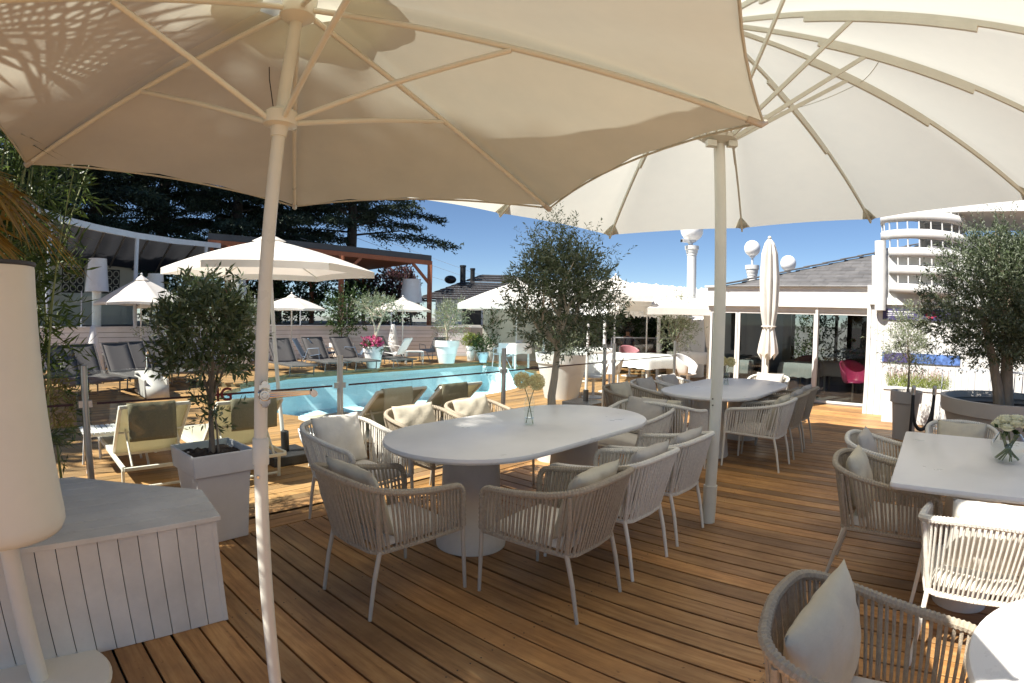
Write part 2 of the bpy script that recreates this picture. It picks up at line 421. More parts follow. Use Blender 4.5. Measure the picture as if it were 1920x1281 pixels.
def small_tree(name, label, cat, loc, trunk, crown_c, crown_r, leafset, tr=.03, seed=1, group=None, barkmat='bark', stems=None, extra=None):
    """trunk: list of local points; leafset: dict(mat,n,L,per,leaf,w,up,shell,amp)"""
    rg = np.random.default_rng(seed)
    t = thing(name, label, cat, loc, 0, group)
    mb = MB(); m = len(trunk)
    mb.tube(trunk, [tr*(1.15-.5*i/(m-1)) for i in range(m)], 10)
    for st in (stems or []): mb.tube(st[0], [st[1]*(1.1-.5*i/(len(st[0])-1)) for i in range(len(st[0]))], 8)
    limbs(mb, trunk[-1], crown_c, crown_r, 9, tr*.55, rg)
    mb.build('trunk', X[barkmat], t)
    V = []
    for ls in (leafset if isinstance(leafset, list) else [leafset]):
        P, D = crown_twigs(ls.get('c', crown_c), ls.get('r', crown_r), ls['n'], rg, ls.get('up', .35), ls.get('shell', .45), ls.get('amp', .28), ls.get('out', .8), ls.get('low', -1))
        L = ls['L']*rg.uniform(.6, 1.3, len(P))
        V.append(leaves_on(P, D, L, ls['per'], ls['leaf'], ls['w'], rg, ls.get('spread', .75), ls.get('droop', 0)))
    ls = leafset[0] if isinstance(leafset, list) else leafset
    quads_obj('crown', np.concatenate(V), X[ls['mat']], t)
    return t
def tuft(name, mat, parent, c, n, h, spread, leaf, w, seed, per=10, droop=.3):
    rg = np.random.default_rng(seed)
    P = np.asarray(c)+np.column_stack([rg.normal(size=n)*spread[0]*.5, rg.normal(size=n)*spread[1]*.5, np.zeros(n)])
    D = unit(np.column_stack([rg.normal(size=n)*.35, rg.normal(size=n)*.35, np.ones(n)]))
    return quads_obj(name, leaves_on(P, D, h*rg.uniform(.6, 1.1, n), per, leaf, w, rg, .6, droop, .05), mat, parent)

# ---------------------------------------------------------------- world, sun, camera
SUN_EL = 51.0
SX, SY = -.8746, -.4848            # horizontal direction towards the sun
w = bpy.data.worlds.new('World'); SC.world = w; w.use_nodes = True
nt = w.node_tree; bg = nt.nodes['Background']
sky = nt.nodes.new('ShaderNodeTexSky'); sky.sky_type = 'NISHITA'; sky.sun_disc = False
sky.sun_elevation = math.radians(SUN_EL); sky.sun_rotation = math.atan2(SX, SY)
sky.air_density = .75; sky.dust_density = 0.08; sky.ozone_density = 4.6; sky.altitude = 400
nt.links.new(sky.outputs[0], bg.inputs[0]); bg.inputs[1].default_value = .05
sd = bpy.data.lights.new('sun', 'SUN'); sd.energy = 4.0; sd.angle = math.radians(.53); sd.color = (1, .95, .86)
so = bpy.data.objects.new('sun', sd); COL.objects.link(so)
ce = math.cos(math.radians(SUN_EL)); tosun = Vector((SX*ce, SY*ce, math.sin(math.radians(SUN_EL))))
so.rotation_euler = tosun.to_track_quat('Z', 'Y').to_euler(); so.location = (0, 0, 20)
SC.view_settings.view_transform = 'Standard'; SC.view_settings.look = 'None'
SC.view_settings.gamma = 1; SC.view_settings.exposure = 1.36
cd = bpy.data.cameras.new('camera'); co = bpy.data.objects.new('camera', cd); COL.objects.link(co); SC.camera = co
co.location = (0, 0, EYE)
co.rotation_euler = (Matrix.Rotation(PI/2-PITCH, 3, 'X') @ Matrix.Rotation(ROLL, 3, 'Z')).to_euler()
cd.clip_start = .05; cd.clip_end = 2000
cd.sensor_width = 36; cd.sensor_height = 24; cd.sensor_fit = 'HORIZONTAL'; cd.lens = 19
cd.type = 'PANO'
pn = cd if hasattr(cd, 'panorama_type') else cd.cycles
pn.panorama_type = 'FISHEYE_LENS_POLYNOMIAL'; pn.fisheye_fov = math.radians(170)
for i, k in enumerate((0.0, 5.17471566e-02, -2.37339820e-04, 8.07378082e-06, -2.73582079e-07)):
    setattr(pn, 'fisheye_polynomial_k%d' % i, -k)
SC.cycles.max_bounces = 8; SC.cycles.transparent_max_bounces = 16; SC.cycles.diffuse_bounces = 4
SC.cycles.caustics_reflective = False; SC.cycles.caustics_refractive = False
SC.cycles.use_denoising = True

# ---------------------------------------------------------------- ground, decks, pool
def struct(o, label=None):
    o['kind'] = 'structure'
    return o
RC = Matrix(((CU[0], BV[0], 0), (CU[1], BV[1], 0), (0, 0, 1)))   # local (u,v) axes -> world
ANG = math.atan2(CU[1], CU[0])
POOLPX = [(400, 752), (425, 741), (450, 734), (540, 714.5), (700, 702), (860, 691), (902, 687.5), (985, 697), (1012, 704), (1000, 722), (980, 733), (940, 744), (897, 752), (800, 774), (720, 794), (640, 799), (600, 797), (530, 788), (470, 772)]
POOL = [ground(x, y, -.09) for x, y in POOLPX]
def inpoly(p, poly):
    c = False; n = len(poly)
    for i in range(n):
        a, b = poly[i], poly[(i+1) % n]
        if (a[1] > p[1]) != (b[1] > p[1]) and p[0] < (b[0]-a[0])*(p[1]-a[1])/(b[1]-a[1])+a[0]: c = not c
    return c
# ground sheet (far around, with the pool hole left open)
bm = bmesh.new()
outer = [bm.verts.new(p) for p in ((-400, -400, -.35), (400, -400, -.35), (400, 600, -.35), (-400, 600, -.35))]
inner = [bm.verts.new((p.x, p.y, -.35)) for p in POOL]
eds = [bm.edges.new((outer[i], outer[(i+1) % 4])) for i in range(4)]+[bm.edges.new((inner[i], inner[(i+1) % len(inner)])) for i in range(len(inner))]
bmesh.ops.triangle_fill(bm, edges=eds, use_beauty=True)
bmesh.ops.recalc_face_normals(bm, faces=bm.faces)
me = bpy.data.meshes.new('ground'); bm.to_mesh(me); bm.free(); me.materials.append(X['ground'])
g = bpy.data.objects.new('ground', me); COL.objects.link(g); struct(g)
# dining deck: every board a real board with a gap, butt joints over the joists
PITCHB = .1548; U0 = .875
mb = MB(); r2 = random.Random(3)
def boards(mb, vmin, vmax, umin, umax, joints, z=0.0, pitch=PITCHB, u0=U0, gap=.0135, th=.03, cut=None):
    k0 = math.ceil((umin-u0)/pitch); k1 = math.floor((umax-u0)/pitch)
    for k in range(k0, k1):
        a = u0+k*pitch+gap*r2.uniform(.3, .75); b = u0+(k+1)*pitch-gap*r2.uniform(.3, .75)
        js = [vmin]+[j for j in joints(k) if vmin+.3 < j < vmax-.3]+[vmax]
        for v0, v1 in zip(js, js[1:]):
            if cut and cut((a+b)/2, (v0+v1)/2): continue
            dz = r2.uniform(-.0012, .0012)
            mb.box(((v0+v1)/2, -(a+b)/2, z-th/2+dz), (v1-v0-.003, b-a, th))
def jo(k):
    return [.515, -2.3, 3.0+.0*k] if k % 3 else [.515, -2.3, 1.9]
boards(mb, -7.5, 3.86, -2.6, 12.9, lambda k: [.515, -2.0, -4.5])
deck = mb.build('deck', X['deck'], smooth=False, bevel=.003)
deck.rotation_euler = (0, 0, math.atan2(BV[1], BV[0])); struct(deck)      # local x = along the boards, local -y = across
mb = MB(); r2.seed(8)
for k in range(-18, 70):
    u = U0+k*PITCHB
    for v in (-3.1, -2.02, -1.98, -.75, .49, .54, 1.65, 2.75, 3.8):
        for e in (.035, .118):
            if r2.random() < .12: continue
            mb.lathe([(.0045, .0), (.0045, .0006)], 7, (v+r2.uniform(-.006, .006), -(u+e+r2.uniform(-.004, .004)), .0012))
sc_ = mb.build('deck_screws', X['black'], deck, smooth=False)
# border board + drip gap along the fence, boards along the fence line
mb = MB()
for (u0_, u1_) in [(-2.6, 1.3), (1.303, 4.4), (4.403, 7.5), (7.503, 10.6), (10.603, 12.9)]:
    for q in (0, 1): mb.box((( u0_+u1_)/2, 3.87+.075+q*.153, -.015), (u1_-u0_-.003, .148, .03))
bd = mb.build('deck_border', X['deck'], smooth=False, bevel=.003); bd.rotation_euler = (0, 0, ANG); struct(bd)
mb = MB(); mb.box((5, -1.5, -.08), (17, 14, .05)); ub = mb.build('gap_shade_sheet', X['black'], smooth=False); ub.rotation_euler = (0, 0, ANG); struct(ub)  # black sheet under the boards stands in for shade in the gaps
# pool deck, boards along the fence line, cut round the pool
mb = MB()
PUV = [uvof(p) for p in POOL]
for k in range(0, 110):
    v = 4.185+k*.125
    # find the stretches of this board outside the pool
    xs = []
    n = len(PUV)
    for i in range(n):
        a, b = PUV[i], PUV[(i+1) % n]
        if (a[1] > v) != (b[1] > v): xs.append(a[0]+(v-a[1])/(b[1]-a[1])*(b[0]-a[0]))
    xs = sorted(xs); edges = [-4.0+(k % 3)*.9]+xs+[17.0]
    for a, b in zip(edges[0::2], edges[1::2]):
        s0 = a
        while s0 < b-.05:
            s1 = min(b, s0+3.2 if (s0 != a) else s0+1.2+(k*7 % 5)*.5)
            mb.box(((s0+s1)/2, v, -.015-.001*(k % 2)), (s1-s0-.003, .118, .03)); s0 = s1
pd = mb.build('pool_deck', X['pooldeck'], smooth=False); pd.rotation_euler = (0, 0, ANG); struct(pd)
# pool: basin, coping and water
mb = MB(); n = len(POOL)
top = [(p.x, p.y, -.05) for p in POOL]; ccw = sum(POOL[i].x*POOL[(i+1) % n].y-POOL[(i+1) % n].x*POOL[i].y for i in range(n)) > 0
def inw(i, d):
    a, b, c = POOL[i-1], POOL[i], POOL[(i+1) % n]; e = ((b-a).xy.normalized()+(c-b).xy.normalized()).normalized(); q = Vector((-e.y, e.x)) if ccw else Vector((e.y, -e.x)); return b.xy+q*d
bot = [(*inw(i, .42), -.85) for i in range(n)]
o = len(mb.v); mb.v += top+bot
for i in range(n): j = (i+1) % n; mb.f.append((o+i, o+j, o+n+j, o+n+i))
mb.f.append(tuple(o+n+i for i in range(n)))
struct(mb.build('pool_basin', X['liner'], smooth=False))
mb = MB(); mb.v += [(p.x, p.y, -.10) for p in POOL]; mb.f.append(tuple(range(n)) if sum(POOL[i].x*POOL[(i+1) % n].y-POOL[(i+1) % n].x*POOL[i].y for i in range(n)) > 0 else tuple(reversed(range(n)))); struct(mb.build('water', X['water'], smooth=False))
mb = MB()
cen = sum(POOL, Vector())/n
for i in range(n):
    a, b = POOL[i], POOL[(i+1) % n]
    def off(p, d):
        q = (p-cen); q.z = 0; q.normalize(); return p+q*d
    P = [off(a, -.02), off(b, -.02), off(b, .24), off(a, .24)]
    if 2 <= i <= 6: continue
    mb.v += [(p.x, p.y, .006) for p in P]+[(p.x, p.y, -.09) for p in P]; o = len(mb.v)-8
    mb.f += [(o, o+1, o+2, o+3), (o, o+4, o+5, o+1), (o+3, o+2, o+6, o+7)]
struct(mb.build('pool_coping', X['pooldeck'], smooth=False))
# raised sun terrace on the far side
FZ = .09
TERL = [ground(x, y, FZ) for x, y in ((60, 716), (180, 706), (250, 701), (400, 717))]
poly = [(p.x, p.y) for p in TERL]+[(p.x, p.y) for p in POOL[2:8]]+[(2.2, 16.6), (8, 16.0), (10, 34), (-30, 34), (-30, 8)]
mb = MB(); mb.prism(poly, -.34, FZ-.02)
struct(mb.build('terrace_step', X['stone'], smooth=False))
mb = MB(); r2.seed(5)
TD = Vector((.74, .67)); TN = Vector((-.67, .74))
def clip_line(c0):
    P0 = TN*c0; xs = []
    m = len(poly)
    for i in range(m):
        a, b = Vector(poly[i]), Vector(poly[(i+1) % m]); da, db = a.dot(TN)-c0, b.dot(TN)-c0
        if (da > 0) != (db > 0): q = a+(b-a)*(da/(da-db)); xs.append(q.dot(TD))
    return sorted(xs)
for k in range(0, 190):
    c0 = 6.0+k*.14; xs = clip_line(c0)
    for a, b in zip(xs[0::2], xs[1::2]):
        s0 = a
        while s0 < b-.05:
            s1 = min(b, s0+r2.uniform(2, 4)); mb.box(((s0+s1)/2, c0, FZ-.01), (s1-s0-.004, .132, .024)); s0 = s1
tb = mb.build('terrace_deck', X['pooldeck'], smooth=False); tb.rotation_euler = (0, 0, math.atan2(TD.y, TD.x)); struct(tb)
# ---------------------------------------------------------------- dining furniture
def arc_pts(p0, p1, p2, n):
    p0, p1, p2 = Vector(p0), Vector(p1), Vector(p2)
    return [p0*(1-t)**2+p1*2*t*(1-t)+p2*t*t for t in [i/n for i in range(n)]]
def chair_proto(kind):
    cord, leg = X[kind], X[kind+'_leg']
    t = thing('armchair', 'x', 'chair')
    FZ_ = .385
    # rim line (half, x>0), from the front of the arm to the middle of the back
    half = []
    half += arc_pts((.275, .305, .585), (.279, .302, .645), (.285, .235, .652), 8)
    half += arc_pts((.285, .235, .652), (.315, .02, .672), (.322, -.18, .712), 22)
    half += arc_pts((.322, -.18, .712), (.322, -.335, .748), (.20, -.365, .762), 18)
    half += arc_pts((.20, -.365, .762), (.10, -.385, .770), (0, -.388, .772), 12)
    rim = half+[Vector((0, -.388, .772))]+[Vector((-p.x, p.y, p.z)) for p in reversed(half)]
    lows = []
    low = [Vector((.272, .305, FZ_)), Vector((.262, 0, FZ_-.004)), Vector((.235, -.245, FZ_-.012)), Vector((.18, -.275, FZ_-.014)), Vector((0, -.285, FZ_-.015))]
    def along(P, s):
        L = [0]
        for a, b in zip(P, P[1:]): L.append(L[-1]+(b-a).length)
        d = s*L[-1]
        for i in range(len(P)-1):
            if d <= L[i+1] or i == len(P)-2:
                return P[i].lerp(P[i+1], (d-L[i])/max(1e-9, L[i+1]-L[i]))
    # legs: front ones carry the arm, rear ones carry the back
    for sx in (1, -1):
        m = MB(); m.tube([(sx*.285, .315, 0), (sx*.278, .312, .20), (sx*.273, .308, FZ_+.01)], [.0105, .0125, .0135], 10); m.build('leg', leg, t)
        m = MB(); m.tube([(sx*.235, -.335, 0), (sx*.232, -.29, .22), (sx*.230, -.245, FZ_-.005)], [.0105, .013, .0138], 10); m.build('leg', leg, t)
        m = MB(); m.tube([(sx*.230, -.245, FZ_-.005), (sx*.275, -.285, .57), (sx*.306, -.30, .725)], [.013, .012, .011], 8); m.build('back_upright', cord, t)
    m = MB()
    loop = [low[0], low[1], low[2], low[3], low[4]]
    full = loop+[Vector((-p.x, p.y, p.z)) for p in reversed(loop[:-1])]
    m.tube(full+[full[0]], .011, 8)
    for y in (-.12, .06, .2): m.box((0, y, FZ_-.012), (.5, .03, .006))
    m.build('seat_frame', leg, t)
    m = MB()
    fine = []
    for i in range(221): fine.append(along(rim, i/220))
    post = [Vector((.273, .308, FZ_+.01+(.585-FZ_-.01)*i/14)) for i in range(14)]
    path = post+fine+[Vector((-p.x, p.y, p.z)) for p in reversed(post)]
    m.tube(path, [.0205 if i % 2 else .0165 for i in range(len(path))], 8); m.build('rim', cord, t)
    m = MB(); rr = random.Random(4)
    lowh = [low[0], low[1], low[2], low[3], low[4]]
    N = 33
    for sx in (1, -1):
        for i in range(N):
            s = (i+.5)/N
            a = along([Vector((.285, .27, .645))]+half[9:]+[Vector((0, -.388, .772))], s); b = along(lowh, .02+.98*s)
            if s > .57 and s < .62: continue
            j = rr.uniform(-.006, .006)
            for dd in ((0,) if i % 4 else (-.0, .0055)):
                A = Vector((sx*a.x, a.y+dd, a.z)); Bp = Vector((sx*b.x, b.y+j*.5+dd, b.z-.010))
                mid = A.lerp(Bp, .5)+Vector((sx*j*.4, j*.3, 0))
                m.tube([A, mid, Bp], .0070, 5, caps=False)
        for i in range(46):                      # loops round the seat rail
            s = (i+.5)/46; b = along(lowh, s); c = along(lowh, min(1, s+.01)); d = (c-b).normalized() if (c-b).length > 1e-6 else Vector((1, 0, 0))
            p = Vector((sx*b.x, b.y, b.z)); d = Vector((sx*d.x, d.y, d.z))
            m.tube([p-d*.007, p+d*.007], .0152, 6)
    m.build('cord_weave', cord, t)
    # seat pad
    P = []
    for i in range(17):
        row = []
        for j in range(17):
            a = -1+2*i/16; b = -1+2*j/16
            sa = math.copysign(abs(a)**.8, a); sb = math.copysign(abs(b)**.8, b)
            hx = .235-.012*(1-b)*.5
            e = max(abs(a), abs(b)); h = (1-e**6)
            row.append((sa*hx, .02+sb*.255, FZ_+.012+.055*(h**.5)+.006*math.sin(3*a+2*b)*h))
        P.append(row)
    m = MB(); m.grid(P)
    P2 = [[(p[0], p[1], FZ_+.010) for p in row] for row in P]; o = len(m.v); m.grid([r[::-1] for r in P2]); 
    m.build('seat_pad', X['seatpad'], t, angle=70)
    return t
def cushion_mesh(w, h, th, mat, name, seed):
    rr = random.Random(seed); m = MB(); n = 22
    ph = [rr.uniform(0, 6) for _ in range(8)]
    for side in (1, -1):
        P = []
        for i in range(n+1):
            row = []
            for j in range(n+1):
                a = -1+2*i/n; b = -1+2*j/n
                e = (1-a*a)*(1-b*b)
                x = a*w/2*(1-.06*(1-b*b)*abs(a)**3); z = b*h/2*(1-.06*(1-a*a)*abs(b)**3)
                y = side*th/2*(max(e, 0)**.46)
                wr = .006*math.sin(7*a+ph[0]+3*b)*math.sin(5*b+ph[1])+.004*math.sin(14*b+ph[2]+4*a)*abs(a)**2+.004*math.sin(13*a+ph[3])*abs(b)**2
                y += wr*min(1, e*3)
                row.append((x, y, z))
            P.append(row)
        m.grid(P if side < 0 else [r[::-1] for r in P])
    o = m.build(name, X[mat], None, angle=75)
    md = o.modifiers.new('weld', 'WELD'); md.merge_threshold = .0005
    return o
proto = {k: chair_proto(k) for k in ('taupe', 'cream')}
CU_W = {k: cushion_mesh(.46, .40, .15, k, 'scatter_cushion', i) for i, k in enumerate(('cushion', 'cushion_white', 'cushion_grey'))}
index_kids()
used = set()
GRPC = 'cord armchairs round the tables'
def chair(kind, u, v, d, lab, clab=None, cmat='cushion', lean=.34, dy=-.215, cz=.625, twist=0.0, side=0.0, tilt=0.0, cturn=0.0, woven_tag=False):
    p = W(u, v); dd = Vector((CU[0]*d[0]+BV[0]*d[1], CU[1]*d[0]+BV[1]*d[1]))
    rz = hdir(dd)+twist
    r = proto[kind]
    if kind not in used:
        used.add(kind); r.location = p; r.rotation_euler = (0, 0, rz); r['label'] = lab; r['group'] = GRPC
    else: dup(r, p, rz, lab, GRPC)
    if clab:
        c0 = CU_W[cmat]; o = c0 if cmat not in used else c0.copy()
        if cmat in used: COL.objects.link(o)
        used.add(cmat)
        Rm = Matrix.Rotation(rz, 4, 'Z')
        o.matrix_basis = Matrix.Translation(p) @ Rm @ Matrix.Translation((side, dy, cz)) @ Matrix.Rotation(cturn, 4, 'Z') @ Matrix.Rotation(tilt, 4, 'Y') @ Matrix.Rotation(lean, 4, 'X')
        tag(o, clab, 'cushion', 'scatter cushions on the armchairs')
        if woven_tag:
            m = MB(); m.box((-.222, .0, -.06), (.022, .004, .036)); m.box((-.222, -.0028, -.06), (.010, .001, .022))
            m.build('woven_tag', X['lettering'], o, smooth=False)
    return p
# front oval table
chair('taupe', 1.83, 2.52, (1, 0), 'taupe cord armchair at the near left end of the front oval table', 'beige cushion in the taupe armchair at the near left end of the front oval table')
chair('taupe', 2.47, 1.84, (0, 1), 'taupe cord armchair with its back to the viewer, beside the front oval table\'s near pedestal', 'beige cushion in the taupe armchair with its back to the viewer', twist=.04)
chair('cream', 3.12, 1.86, (0, 1), 'cream cord armchair right of the taupe one on the front oval table\'s near side', 'pale cushion in the cream armchair next to the taupe one on the near side', 'cushion_grey', side=.03)
chair('cream', 3.80, 1.88, (0, 1), 'cream cord armchair beside the big parasol\'s post on the front oval table\'s near side', 'pale cushion in the cream armchair beside the big parasol\'s post', 'cushion_grey', side=-.03)
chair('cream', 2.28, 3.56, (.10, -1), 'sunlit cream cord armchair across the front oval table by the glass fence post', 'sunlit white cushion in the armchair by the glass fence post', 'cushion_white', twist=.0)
chair('taupe', 3.10, 3.62, (0, -1), 'brown taupe armchair on the pool side, middle of the front oval table\'s far side', 'beige cushion in the middle armchair on the pool side of the front oval table', side=.02)
chair('taupe', 3.78, 3.60, (0, -1), 'taupe armchair on the pool side left of the potted olive trunk', 'beige cushion in the armchair left of the potted olive trunk', tilt=.06)
chair('cream', 4.82, 2.66, (-1, .05), 'cream cord armchair facing us at the far right end of the front oval table', 'wide beige cushion in the armchair at the far right end of the front oval table', 'cushion_grey')
# second oval table
chair('cream', 5.42, 2.52, (1, 0), 'cream cord armchair at the near end of the rear oval table, seen from behind', 'beige cushion showing over the back of the rear oval table\'s near end armchair', 'cushion')
chair('cream', 6.28, 1.82, (0, 1), 'cream cord armchair nearest us on the aisle side of the rear oval table', 'beige cushion in the nearest aisle armchair of the rear oval table')
chair('taupe', 6.98, 1.82, (0, 1), 'taupe armchair half hidden behind the cream one on the rear oval table\'s aisle side', 'grey beige cushion in the half hidden taupe aisle armchair', 'cushion_grey')
chair('taupe', 7.66, 1.84, (0, 1), 'taupe armchair farthest along the aisle side of the rear oval table', 'grey beige cushion in the farthest aisle armchair of the rear oval table', 'cushion_grey', side=-.04)
chair('taupe', 6.10, 3.30, (0, -1), 'taupe cord armchair on the fence side of the rear oval table, nearest us', 'beige cushion in the nearest fence side armchair of the rear oval table')
chair('cream', 6.85, 3.34, (0, -1), 'cream armchair in the middle of the rear oval table\'s fence side', 'grey beige cushion in the middle fence side armchair of the rear oval table', 'cushion_grey')
chair('cream', 7.60, 3.34, (0, -1), 'cream armchair on the fence side of the rear oval table, farthest from us', 'grey beige cushion in the farthest fence side armchair of the rear oval table', 'cushion_grey')
chair('cream', 8.78, 2.48, (-1, 0), 'cream armchair at the far end of the rear oval table before the glass doors', 'grey cushion in the armchair at the far end of the rear oval table', 'cushion_grey')
# square table on the right
chair('taupe', 3.80, .16, (0, -1), 'taupe cord armchair tucked under the left edge of the rectangular table, nearer us', 'beige cushion in the nearer taupe armchair at the rectangular table\'s left edge')
chair('cream', 4.58, .20, (0, -1), 'cream cord armchair behind the taupe one at the rectangular table\'s left edge', 'pale cushion in the cream armchair behind the taupe one at the rectangular table', 'cushion_grey')
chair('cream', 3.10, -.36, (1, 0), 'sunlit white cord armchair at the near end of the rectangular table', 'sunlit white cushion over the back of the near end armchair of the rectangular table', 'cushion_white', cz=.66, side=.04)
chair('cream', 5.40, -.34, (-1, 0), 'cream cord armchair at the far end of the rectangular table before the huge pot', 'flat beige cushion in the armchair before the huge grey pot', cz=.60)
chair('taupe', 1.66, -.02, (0, -1), 'large taupe cord armchair in the bottom right foreground beside the round table', 'big beige cushion with a small woven tag in the foreground armchair', cz=.63, twist=.05, dy=-.20, tilt=.17, cturn=-.20, lean=.25, woven_tag=True)

def stadium(L, w, n=20):
    r = w/2; a = L/2-r; P = []
    for i in range(n+1): t = -PI/2+PI*i/n; P.append((a+r*math.cos(t), r*math.sin(t)))
    for i in range(n+1): t = PI/2+PI*i/n; P.append((-a+r*math.cos(t), r*math.sin(t)))
    return P
def rounded(poly, z):   # top slab with softened edges
    m = MB(); rows = []
    def inset(k):
        out = []
        for x, y in poly:
            l = math.hypot(x, y); out.append((x-k*x/l, y-k*y/l))
        return out
    prof = [(.035, -.046), (.012, -.040), (.0, -.026), (.0, -.014), (.004, -.004), (.012, 0)]
    n = len(poly); o = 0
    for k, dz in prof:
        for x, y in inset(k): m.v.append((x, y, z+dz))
    for i in range(len(prof)-1):
        for j in range(n):
            j2 = (j+1) % n; m.f.append((i*n+j, i*n+j2, (i+1)*n+j2, (i+1)*n+j))
    m.f.append(tuple(reversed(range(n)))); m.f.append(tuple((len(prof)-1)*n+j for j in range(n)))
    return m
TZ = .772
def pedestal(m, x, y=0): m.lathe([(.245, 0), (.247, .02), (.240, .05), (.222, .20), (.205, .40), (.196, .62), (.195, TZ-.044)], 40, (x, y, 0))
def oval(u, v, lab):
    t = thing('oval_table', lab, 'table', W(u, v), ANG, 'oval dining tables')
    rounded(stadium(2.46, 1.2), TZ).build('table_top', X['table'], t, angle=35)
    for x in (-.62, .62):
        m = MB(); pedestal(m, x); m.build('pedestal', X['pedestal'], t)
    return t
oval(3.27, 2.70, 'long white oval table on two flared pedestals nearest us')
oval(7.03, 2.47, 'white oval table behind the big parasol\'s post, before the glass doors')
t = thing('rectangular_table', 'white rectangular table on the right with a bowl of roses', 'table', W(4.13, -.37), ANG)
rp = []
for cx, cy, a0 in ((.86, .53, 0), (-.86, .53, 90), (-.86, -.53, 180), (.86, -.53, 270)):
    sx, sy = (1 if cx > 0 else -1), (1 if cy > 0 else -1)
    for i in range(6): a = math.radians(a0+90*i/5); rp.append((cx-sx*.03+.03*math.cos(a), cy-sy*.03+.03*math.sin(a)))
rounded(rp, TZ).build('table_top', X['table'], t, angle=35)
for x in (-.5, .5):
    m = MB(); m.lathe([(.17, 0), (.172, .015), (.155, .2), (.14, .45), (.135, TZ-.044)], 32, (x, 0, 0)); m.build('pedestal', X['pedestal'], t)
t = thing('round_table', 'white round table cut off by the bottom right corner, half in sun', 'table', W(1.56, -.79))
rounded([(.57*math.cos(2*PI*i/64), .57*math.sin(2*PI*i/64)) for i in range(64)], TZ).build('table_top', X['table'], t, angle=35)
m = MB(); pedestal(m, 0); m.build('pedestal', X['pedestal'], t)

# vases
def vase(p, lab, h=.29):
    t = thing('glass_bottle', lab, 'vase', p, 0, 'bottle vases on the oval tables')
    m = MB(); m.lathe([(.0, .004), (.036, .004), (.040, .012), (.040, h*.55), (.032, h*.72), (.022, h*.86), (.022, h), (.026, h+.004)], 24, caps=False); m.build('bottle', X['vaseglass'], t)
    m = MB(); m.lathe([(.0, .006), (.036, .008), (.036, .055), (0, .056)], 20, caps=False); m.build('water', X['vaseglass'], t)
    heads = []
    for sx, sy, hz, r in ((-.062, .01, h+.055, .058), (.052, -.01, h+.045, .056)):
        m = MB(); m.tube([(-sx*.45, -sy, .012), (sx*.15, 0, h*.7), (sx, sy, hz)], .003, 6); st = m.build('flower_stem', X['stem'], t)
        rg = np.random.default_rng(int(r*1e4)); P = np.tile(np.array([[sx, sy, hz]]), (420, 1)); D = unit(rg.normal(size=(420, 3)))
        quads_obj('flower_head', leaves_on(P, D, np.full(420, r), 3, .016, .006, rg, .5, 0, .55), X['dryflower_leaf'], st)
    return t
X['dryflower_leaf'] = leafmat('dry yellow florets', (.66, .56, .28), (.85, .77, .48), None, .3)
p = at_dist(990, 798, 4.24); vase(Vector((.145, 4.25, TZ)), 'glass bottle with two dry yellow blooms on the front oval table')
vase(Vector((2.84, 7.08, TZ)), 'glass bottle with pale blooms on the rear oval table, behind the post', .26)
bp = Vector((3.17, 2.72, TZ))
t = thing('round_bowl_vase', 'round glass bowl packed with ivory roses on the rectangular table', 'vase', bp); t.scale = (1.18, 1.18, 1.12)
m = MB(); m.lathe([(0, .004), (.05, .004), (.085, .03), (.105, .075), (.10, .12), (.075, .155), (.062, .17), (.066, .175)], 32, caps=False); m.build('bowl', X['vaseglass'], t)
rg = np.random.default_rng(5)
m = MB()
for i in range(26):
    a = rg.uniform(0, 6.28); m.tube([(.07*math.cos(a), .07*math.sin(a), .02), (.02*math.cos(a+2), .02*math.sin(a+2), .09), (.06*math.cos(a+3), .06*math.sin(a+3), .17)], .0035, 5)
m.build('stems', X['stem'], t)
for i in range(13):
    a = i*2.4; r = .022*math.sqrt(i)*1.15; c = Vector((r*math.cos(a), r*math.sin(a), .205+.03*(1-i/13)+.01*(i % 3)))
    m = MB()
    for ring, (rr_, hh, k) in enumerate(((.012, .030, 4), (.022, .028, 6), (.032, .020, 7), (.038, .008, 8))):
        for q in range(k):
            b = 2*PI*q/k+ring*.6; ex = Vector((math.cos(b), math.sin(b), 0)); ey = Vector((-math.sin(b), math.cos(b), 0)); wv = rr_*.95
            P = [[c+ex*(rr_*.25)+ey*(s*wv*.4)+Vector((0, 0, -.015)) for s in (-1, 0, 1)], [c+ex*(rr_*.95-.1*abs(s)*rr_)+ey*(s*wv)+Vector((0, 0, hh*.5)) for s in (-1, 0, 1)], [c+ex*(rr_*1.18-.25*abs(s)*rr_)+ey*(s*wv*.8)+Vector((0, 0, hh-.006*abs(s))) for s in (-1, 0, 1)]]
            m.grid(P)
    m.build('rose', X['rose'], t, angle=80)
V = leaves_on(np.tile([[0, 0, .18]], (9, 1)), unit(rg.normal(size=(9, 3))*[1, 1, .2]+[0, 0, .25]), np.full(9, .10), 2, .07, .016, rg, .3)
quads_obj('leaves', V, X['darkleaf'], t)
